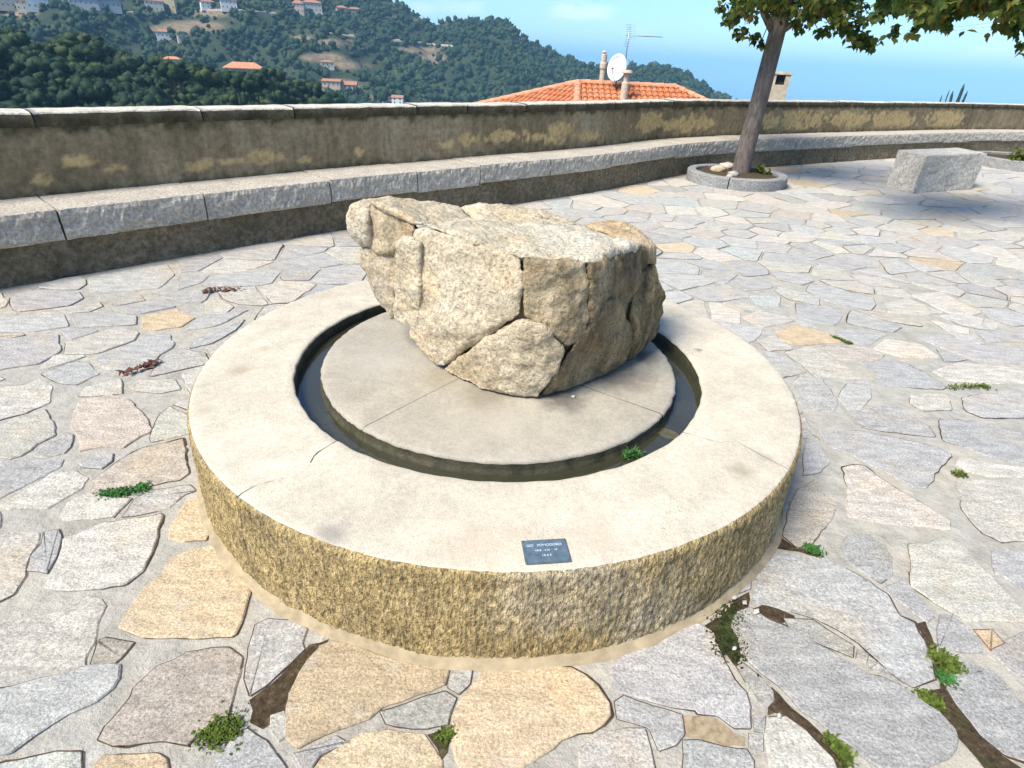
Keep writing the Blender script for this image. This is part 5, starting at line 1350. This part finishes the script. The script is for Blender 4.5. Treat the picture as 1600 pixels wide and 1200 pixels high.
def make_leafmat():
    t = NT('plane_leaf', .55, .3)
    n = t.attr('hue', 'Fac')
    c = t.ramp(n, [(.0, (.022, .050, .011)), (.45, (.046, .085, .016)), (.72, (.12, .14, .022)), (.88, (.26, .22, .028)), (1., (.19, .085, .035))])
    t.color(c)
    tr = t.n.new('ShaderNodeBsdfTranslucent'); t.l.new(t.mix(1., c, (1.5, 1.6, .9), 'MULTIPLY'), tr.inputs['Color'])
    ms = t.n.new('ShaderNodeMixShader'); ms.inputs['Fac'].default_value = .35
    out = [k for k in t.n if k.type == 'OUTPUT_MATERIAL'][0]
    t.l.new(t.b.outputs['BSDF'], ms.inputs[1]); t.l.new(tr.outputs['BSDF'], ms.inputs[2]); t.l.new(ms.outputs['Shader'], out.inputs['Surface'])
    return t.m
M_LEAF = make_leafmat()
LEAF = np.array([(0, 0, 0), (.42, .25, .06), (.50, .62, .03), (.20, .80, .0), (0, 1.15, -.10), (-.20, .80, .0), (-.50, .62, .03), (-.42, .25, .06), (0, .5, -.05)])
LEAF_F = np.array([(0, 1, 8), (1, 2, 8), (2, 3, 8), (3, 4, 8), (4, 5, 8), (5, 6, 8), (6, 7, 8), (7, 0, 8)])
def plaza_tree(base, height, label, clumps, rs, trunk_r, limbs):
    t = empty('plaza_tree', base, label, 'tree')
    x, y = 0, 0
    trunk = link('trunk', tube_mesh('trunk', [(.0, .0, -.1), (.0, .0, .12), (.0, .0, .5), (.04, .0, 1.2), (.07, .01, 1.9), (.10, .02, 2.5), (.14, .05, 3.1)], [trunk_r*1.2, trunk_r*1.06, trunk_r, trunk_r*.93, trunk_r*.88, trunk_r*.82, trunk_r*.5], 20), M_TBARK, t)
    for lm in limbs:
        p0, p1 = np.array((.0, .0, lm[0])), np.array(lm[1]); mid = (p0+p1)/2+np.array([0, 0, .18])
        link('limb', tube_mesh('limb', [p0, p0*.6+mid*.4, mid, mid*.4+p1*.6, p1], [trunk_r*.45, trunk_r*.34, trunk_r*.25, trunk_r*.16, trunk_r*.06], 8), M_TBARK, trunk)
    Vs, Fs, hue, off = [], [], [], 0
    tv, tf = [], []
    for (c, r, n) in clumps:
        c = np.array(c)
        hb = rs.random()
        for k in range(n):
            d = rs.normal(0, 1, 3); d /= np.linalg.norm(d); p = c+d*r*rs.uniform(.25, 1.)*np.array([1, 1, .75])
            s = rs.uniform(.055, .10); yaw = rs.uniform(0, TAU); droop = rs.uniform(-1.5, -.1); roll = rs.normal(0, .5)
            M = np.array((Matrix.Rotation(yaw, 3, 'Z') @ Matrix.Rotation(droop, 3, 'X') @ Matrix.Rotation(roll, 3, 'Y')))
            Vs.append((LEAF*s) @ M.T+p); Fs.append(LEAF_F+off); off += 9
            h = np.clip(rs.normal(.38+.25*hb, .2), 0, 1); h = h if rs.random() > .05 else rs.uniform(.85, 1.)
            hue += [h]*9
    me = mesh_np('crown', np.concatenate(Vs), np.concatenate(Fs)); set_attr(me, 'hue', hue)
    crown = link('crown', me, M_LEAF, t)
    for (c, r, n) in clumps[::2]:
        c = np.array(c); q = c+rs.normal(0, r*.4, 3); o = len(tv)
        st = c*np.array([.35, .35, 1])+np.array([0, 0, .25]); w = .008
        for pp in (st, (st+q)/2+np.array([0, 0, .08]), q): tv += [pp+np.array([w, 0, 0]), pp+np.array([-w*.5, w*.8, 0]), pp+np.array([-w*.5, -w*.8, 0])]
        for k in range(2):
            for j in range(3): tf.append((o+k*3+j, o+k*3+(j+1) % 3, o+k*3+3+(j+1) % 3, o+k*3+3+j))
    link('twigs', mesh_pd('twigs', tv, tf), M_TBARK, crown)
    return t
def crown_clumps(base, spots, rs):
    # spots: (pixel x, pixel y, depth Y, radius, leaves)
    out = []
    for (x, y, Y, r, n) in spots: out.append((AY(x, y, Y)-np.array(base), r, n))
    return out
rsA = np.random.default_rng(21)
BA = tuple(G(1157, 271, .10)[:2])+(0.0,)
spA = []
for k in range(60):                                  # lower skirt of the crown, in the photograph's top edge
    x = rsA.uniform(1140, 1345); lim = 52 if x < 1185 else 24 if x < 1230 else 40 if x < 1290 else 62
    spA.append((x, rsA.uniform(-35, lim-18), 7.6+rsA.uniform(-1.0, 1.2), rsA.uniform(.13, .26), 34))
spA += [(rsA.uniform(1150, 1345), rsA.uniform(-45, 8), 7.4+rsA.uniform(-.6, .8), .22, 40) for _ in range(40)]
spA += [(1160, 50, 7.5, .12, 30), (1182, 58, 7.4, .10, 26), (1190, 66, 7.4, .07, 14), (1143, 30, 7.5, .10, 18), (1350, 62, 7.0, .17, 60), (1338, 52, 7.0, .16, 44), (1318, 40, 7.2, .14, 36), (1250, 38, 7.4, .14, 34), (1290, 45, 7.2, .14, 34), (1365, 66, 7.0, .12, 28), (1240, 20, 7.3, .2, 50), (1215, 10, 7.2, .18, 50), (1128, 5, 7.6, .10, 18), (1140, 38, 7.7, .06, 8)]
clA = crown_clumps(BA, spA, rsA)
for k in range(60):                                 # the crown above the picture
    d = rsA.normal(0, 1, 3); d /= np.linalg.norm(d); d[2] = abs(d[2]); rad = rsA.uniform(.45, 1.)
    clA.append((np.array([d[0]*2.2*rad+.3, d[1]*2.1*rad, 2.65+d[2]*1.8*rad]), rsA.uniform(.2, .38), 30))
plaza_tree(BA, 4.5, 'young tree with a straight grey trunk rising from the granite kerb ring', clA, rsA, .136, [(2.0, (1.3, -.3, 2.6)), (2.1, (-.8, .2, 2.7)), (2.2, (.3, 1.2, 3.0)), (2.3, (.6, -1.2, 3.1)), (2.5, (-.4, -.7, 3.5)), (2.4, (1.5, .6, 3.3))])
rsB = np.random.default_rng(33)
BB = (8.6, 4.4, 0.0)
spB = []
for k in range(70):
    x = rsB.uniform(1385, 1680); lim = 30 if x < 1440 else 36 if x < 1520 else 46
    spB.append((x, rsB.uniform(-40, lim-12), 4.9+rsB.uniform(-.9, 1.2), rsB.uniform(.10, .2), 34))
spB += [(rsB.uniform(1400, 1680), rsB.uniform(-45, 12), 4.8+rsB.uniform(-.5, .8), .17, 40) for _ in range(45)]
spB += [(1432, 40, 4.6, .05, 5), (1425, 52, 4.6, .05, 5), (1462, 32, 4.6, .09, 18), (1482, 40, 4.7, .07, 12), (1507, 48, 4.7, .03, 2), (1542, 52, 4.7, .03, 2), (1590, 42, 4.6, .10, 22), (1598, 68, 4.5, .07, 8), (1606, 80, 4.5, .05, 6), (1570, 34, 4.6, .12, 26), (1400, 40, 5.0, .08, 10), (1375, 22, 5.2, .10, 18), (1395, 52, 5.0, .06, 8)]
clB = crown_clumps(BB, spB, rsB)
for k in range(45):
    d = rsB.normal(0, 1, 3); d /= np.linalg.norm(d); d[2] = abs(d[2]); rad = rsB.uniform(.5, 1.)
    clB.append((np.array([d[0]*2.8*rad, d[1]*2.4*rad+.2, 2.7+d[2]*1.7*rad]), rsB.uniform(.25, .4), 30))
plaza_tree(BB, 4.5, 'tree at the right edge whose leafy boughs hang into the top right corner', clB, rsB, .17, [(2.2, (-2.2, .4, 2.8)), (2.3, (-1.4, 1.2, 3.0)), (2.2, (1.5, .3, 2.9)), (2.4, (.3, -1.4, 3.2)), (2.5, (.2, 1.5, 3.3))])
# shrub in the second planter and weeds by the trunk
def shrub(p, r, n, label):
    rs = np.random.default_rng(n); Vs, Fs, hue, off = [], [], [], 0
    for k in range(n):
        d = rs.normal(0, 1, 3); d /= np.linalg.norm(d); d[2] = abs(d[2]); q = d*r*rs.uniform(.3, 1.)
        M = np.array(Matrix.Rotation(rs.uniform(0, TAU), 3, 'Z') @ Matrix.Rotation(rs.uniform(-1.2, .3), 3, 'X'))
        Vs.append((LEAF*rs.uniform(.05, .09)) @ M.T+q); Fs.append(LEAF_F+off); off += 9; hue += [rs.uniform(.55, .8)]*9
    me = mesh_np('leafy_shrub', np.concatenate(Vs), np.concatenate(Fs)); set_attr(me, 'hue', hue)
    o = tag(link('leafy_shrub', me, M_LEAF), label, 'shrub'); o.location = p
p = G(1596, 250, .2); shrub((p[0], p[1], .18), .30, 240, 'small bright green shrub in the kerb ring at the right edge')
p = G(1190, 268, .15); shrub((p[0], p[1], .12), .16, 60, 'little weeds growing right of the trunk in the planter')

# ---------------------------------------------------------------- neighbour's roof beyond the parapet
D_R = 25.0
def make_rooftile():
    t = NT('terracotta_tile', .8, .25); a, b = t.noise(2.2, 4), t.noise(18, 5, .7)
    c = t.ramp(a, [(.3, (.40, .125, .05)), (.55, (.54, .20, .085)), (.72, (.50, .27, .16))])
    c = t.mix(t.ramp(t.noise(3.6, 2), [(.55, 0.), (.6, .5)]), c, (.36, .20, .12))
    c = t.mix(1., c, t.ramp(b, [(.3, .75), (.7, 1.2)]), 'MULTIPLY'); t.color(c); t.bump(b, .3, .01); return t.m
M_TERRA = make_rooftile()
apexL, apexR = AD(903, 129, D_R), AD(1056, 132, D_R+.6)
dirx = (apexR-apexL); Lr = np.linalg.norm(dirx[:2]); hz = math.atan2(dirx[1], dirx[0])
roofh = empty('neighbour_house', apexL, 'neighbouring house whose orange tiled hip roof shows above the parapet', 'house', None, hz)
PIT = math.radians(21); DEP = 4.6; drop = DEP*math.tan(PIT)
# local frame: x along ridge, y away from the camera, z up, ridge from (0,0,0) to (Lr,0,0)
def tile_row(mb, o, ux, dn, length, w, r):
    pass
def roof_face(name, p0, p1, q0, q1, cols_w=.22, row=.36):
    """quad face: ridge edge p0-p1, eave edge q0-q1; barrel tiles run down the slope"""
    p0, p1, q0, q1 = map(np.array, (p0, p1, q0, q1)); V, F = [], []
    ex = (q1-q0)/np.linalg.norm(q1-q0); nrm = np.cross(ex, (q0+q1)/2-(p0+p1)/2); nrm /= np.linalg.norm(nrm)
    if nrm[2] < 0: nrm = -nrm
    dn = np.cross(ex, nrm); dn /= np.linalg.norm(dn)
    if dn[2] > 0: dn = -dn
    H_ = abs(((q0-p0)@dn)); n = int(np.linalg.norm(q1-q0)/cols_w)
    for c in range(n):
        u = (c+.5)/n; foot = q0+(q1-q0)*u; xe = (foot-q0)@ex
        # length of this column up to the hip or ridge
        pl, pr = (p0-q0)@ex, (p1-q0)@ex; W = np.linalg.norm(q1-q0)
        top = H_ if pl <= xe <= pr else H_*(xe/pl if xe < pl else (W-xe)/(W-pr+1e-9))
        k = 0
        while k*row < top:
            L = min(row*1.12, top-k*row+.04); a = foot-dn*(k*row); o = len(V)
            for e, (t, rr) in enumerate(((0, .092), (L, .075))):
                for s in range(7):
                    th = math.pi*s/6; V.append(a-dn*t+ex*(math.cos(th)*rr)+nrm*(math.sin(th)*rr*.8+(.03 if e == 0 else 0.0)))
            for s in range(6): F.append((o+s, o+s+1, o+8+s, o+7+s))
            F.append(tuple(o+s for s in range(7)))
            k += 1
    b = len(V); V += [p0, p1, q1, q0]; F.append((b, b+1, b+2, b+3))
    tag(link(name, mesh_pd(name, V, F), M_TERRA, roofh), kind='stuff')
# corner points of the roof
A_, B_ = np.array((0, 0, 0.)), np.array((Lr, 0, 0.))
FLc, FRc = np.array((-.35, -DEP, -drop)), np.array((Lr+4.4, -DEP, -drop))
BLc = np.array((-6.6, 1.2, -drop*.95)); BRc = np.array((Lr+4.6, DEP*.4, -drop*.9))
roof_face('roof_tiles', A_, B_, FLc, FRc)
roof_face('roof_tiles', A_, A_+np.array((.01, 0, 0)), BLc, FLc)
link('rear_roof', mesh_pd('rear_roof', [A_, B_, BRc, BLc, FRc], [(0, 3, 2, 1), (1, 2, 4)]), M_TERRA, roofh)
M_RIDGE = simple('ridge_tile', (.56, .26, .15), .8, .25, var=.25, scale=4)
def ridge_line(a, b, r=.13, step=.42):
    a, b = np.array(a), np.array(b); L = np.linalg.norm(b-a); d = (b-a)/L; n = int(L/step)
    sx = np.cross(d, (0, 0, 1)); sx /= np.linalg.norm(sx); up = np.cross(sx, d)
    V, F = [], []
    for e, (t, rr) in enumerate(((0, r*.85), (step*1.1, r), (step*1.1, r*.8))):
        for s in range(9):
            th = math.pi*s/8; V.append(d*t+sx*(math.cos(th)*rr)+up*(math.sin(th)*rr))
    for q in range(2):
        for s in range(8): F.append((q*9+s, q*9+s+1, q*9+10+s, q*9+9+s))
    me = mesh_pd('ridge_tile', V, F); me.materials.append(M_RIDGE)
    for i in range(n):
        o = link('ridge_tile', me, None, roofh); o.location = a+d*(i*L/n)
ridge_line(A_, B_); ridge_line(A_, FLc, .15); ridge_line(A_, BLc); ridge_line(B_, FRc); ridge_line(B_, BRc)
box('wall', -3.2, Lr+2.8, -DEP+.5, DEP-1.5, -drop-6, -drop-.05, simple('house_render', (.52, .43, .30), .9, .2), roofh)
for xx in (.6, 2.4, 4.2): box('window', xx-.45, xx+.45, -DEP+.44, -DEP+.52, -drop-2.2, -drop-.9, M_WINDOW, roofh)
M_FLUE = simple('flue_concrete', (.50, .42, .32), .9, .2, var=.2, scale=12)
def flue(px, y0, y1, d, r, cap, nm):
    b = AD(px, y0, d)-apexL; c, s = math.cos(-hz), math.sin(-hz); b = np.array([b[0]*c-b[1]*s, b[0]*s+b[1]*c, b[2]])
    h = (y0-y1)/FPX*d*1.03
    pr = [(r*.95, -.5), (r*.95, h*.42), (r*1.25, h*.45), (r*1.25, h*.60), (r*1.0, h*.66), (r*.95, h*.88), (r*.5, h*.9), (r*.5, h*.94), (r*.9, h*.95), (r*.6, h), (.001, h)] if cap == 'pot' else [(r*1.3, -.5), (r*1.2, h*.35), (r*.8, h*.42), (r*.8, h*.8), (r*2.0, h*.86), (r*1.6, h), (.001, h)]
    o = link(nm, lathe_mesh(nm, pr, 16, False), M_FLUE, roofh); o.location = b
flue(940, 129, 92, D_R+.4, .11, 'pot', 'chimney_pot'); flue(976, 141, 117, D_R-1.0, .11, 'cap', 'roof_vent')
# satellite dish
dp = AD(966, 107, D_R-.3)
dish = empty('satellite_dish', dp, 'white satellite dish on the ridge of the orange roof', 'satellite dish')
def dish_parts():
    V, F = [], []; n, m = 32, 8; Rr_ = .41
    for j in range(m+1):
        q = Rr_*j/m
        for i in range(n): a = TAU*i/n; V.append((q*math.cos(a)*.88, .16*(q/Rr_)**2, q*math.sin(a)*1.1))
    for j in range(m):
        for i in range(n): F.append((j*n+i, j*n+(i+1) % n, (j+1)*n+(i+1) % n, (j+1)*n+i))
    me = mesh_pd('reflector', V, F); me.polygons.foreach_set('use_smooth', [True]*len(me.polygons))
    o = link('reflector', me, simple('dish_white', (.72, .72, .72), .5, .4, var=.05), dish)
    o.rotation_euler = (.22, 0, math.radians(148)); md = o.modifiers.new('thick', 'SOLIDIFY'); md.thickness = .012
    R3 = Matrix.Rotation(math.radians(148), 3, 'Z') @ Matrix.Rotation(.22, 3, 'X')
    f = R3 @ Vector((0, .52, -.12)); a = R3 @ Vector((0, .14, -.43))
    gm = simple('dish_bracket', (.25, .25, .26), .5, .4, .5)
    arm = link('feed_arm', tube_mesh('feed_arm', [a, (a+f)/2+Vector((0, 0, -.05)), f], [.014, .014, .014], 6), gm, dish)
    link('receiver', tube_mesh('receiver', [f, f-(f*.18)], [.035, .03], 8), simple('receiver_grey', (.15, .15, .16), .5, .4), arm)
    link('mount', tube_mesh('mount', [(0, .02, .0), (0, .08, -.25), (0, .08, -.85)], [.03, .025, .025], 8), gm, dish)
dish_parts()
# television aerial
ap = AD(973, 133, D_R+.5); top = AD(976, 42, D_R+.5)
aer = empty('roof_aerial', ap, 'thin television aerial on a mast above the orange roof', 'aerial')
M_AL = simple('aerial_metal', (.30, .32, .35), .4, .5, .7)
hgt = (top-ap)[2]
link('mast', tube_mesh('mast', [(0, 0, -.3), (0, 0, hgt*.6), (0, 0, hgt)], [.022, .02, .018], 8), M_AL, aer)
bm_z = hgt*.86
boom = link('boom', tube_mesh('boom', [(-.1, 0, bm_z), (.6, 0, bm_z), (1.25, 0, bm_z)], [.014, .014, .010], 6), M_AL, aer)
for k in range(9):
    x = .15+k*.12; link('element', tube_mesh('element', [(x, -.12, bm_z+.0), (x, 0, bm_z), (x, .12, bm_z)], [.005]*3, 5), M_AL, boom)
for sg in (-1, 1):
    for k in range(5):
        z = bm_z+sg*(.06+k*.07); link('reflector_rod', tube_mesh('reflector_rod', [(-.05-.02*k+.28, -.2, z), (-.05-.02*k, 0.2, z)], [.006, .006], 5), M_AL, boom)
# masonry chimney right of the trunk
cb = AD(1213, 150, 20.0); ct = AD(1217, 112, 20.0)
chim = empty('masonry_chimney', (cb[0], cb[1], cb[2]-2.5), 'square masonry chimney with vent slots just right of the tree trunk', 'chimney', None, -.35)
hh = ct[2]-cb[2]+2.5; wc = .25
M_CHIM = simple('chimney_render', (.46, .38, .27), .9, .2, var=.25, scale=6)
box('shaft', -wc, wc, -wc, wc, -4, hh-.32, M_CHIM, chim)
for sx in (-1, 1):
    for sy in (-1, 1): box('corner_post', sx*wc-(.13 if sx > 0 else 0), sx*wc+(.13 if sx < 0 else 0), sy*wc-(.13 if sy > 0 else 0), sy*wc+(.13 if sy < 0 else 0), hh-.32, hh-.08, M_CHIM, chim)
box('cap', -wc-.03, wc+.03, -wc-.03, wc+.03, hh-.08, hh, M_CHIM, chim, .015)
box('vent_core', -wc*.45, wc*.45, -wc*.45, wc*.45, hh-.32, hh-.08, simple('vent_core_dark', (.05, .045, .04), .9, .1), chim)  # dark block filling the space behind the vent slots
# cactus-like plant beyond the wall
def prickly():
    p = AD(1500, 155, 24.0); t = empty('cactus_plant', (p[0], p[1], p[2]-1.2), 'dark upright plant stems poking above the parapet at the right', 'plant')
    m = simple('cactus_green', (.03, .06, .05), .7, .2, var=.3, scale=12)
    for (x0, y0, x1, y1, r) in ((1496, 158, 1507, 131, .07), (1492, 158, 1489, 142, .06), (1502, 156, 1512, 142, .05), (1478, 158, 1484, 139, .025), (1474, 158, 1472, 148, .03)):
        a, b = AD(x0, y0, 24.0)-np.array(t.location), AD(x1, y1, 24.0)-np.array(t.location); a = a-np.array([0, 0, 1.0])
        link('stem', tube_mesh('stem', [a, a*.4+b*.6, a*.1+b*.9, b], [r*.5, r*.7, r*.6, r*.15], 8), m, t)
prickly()
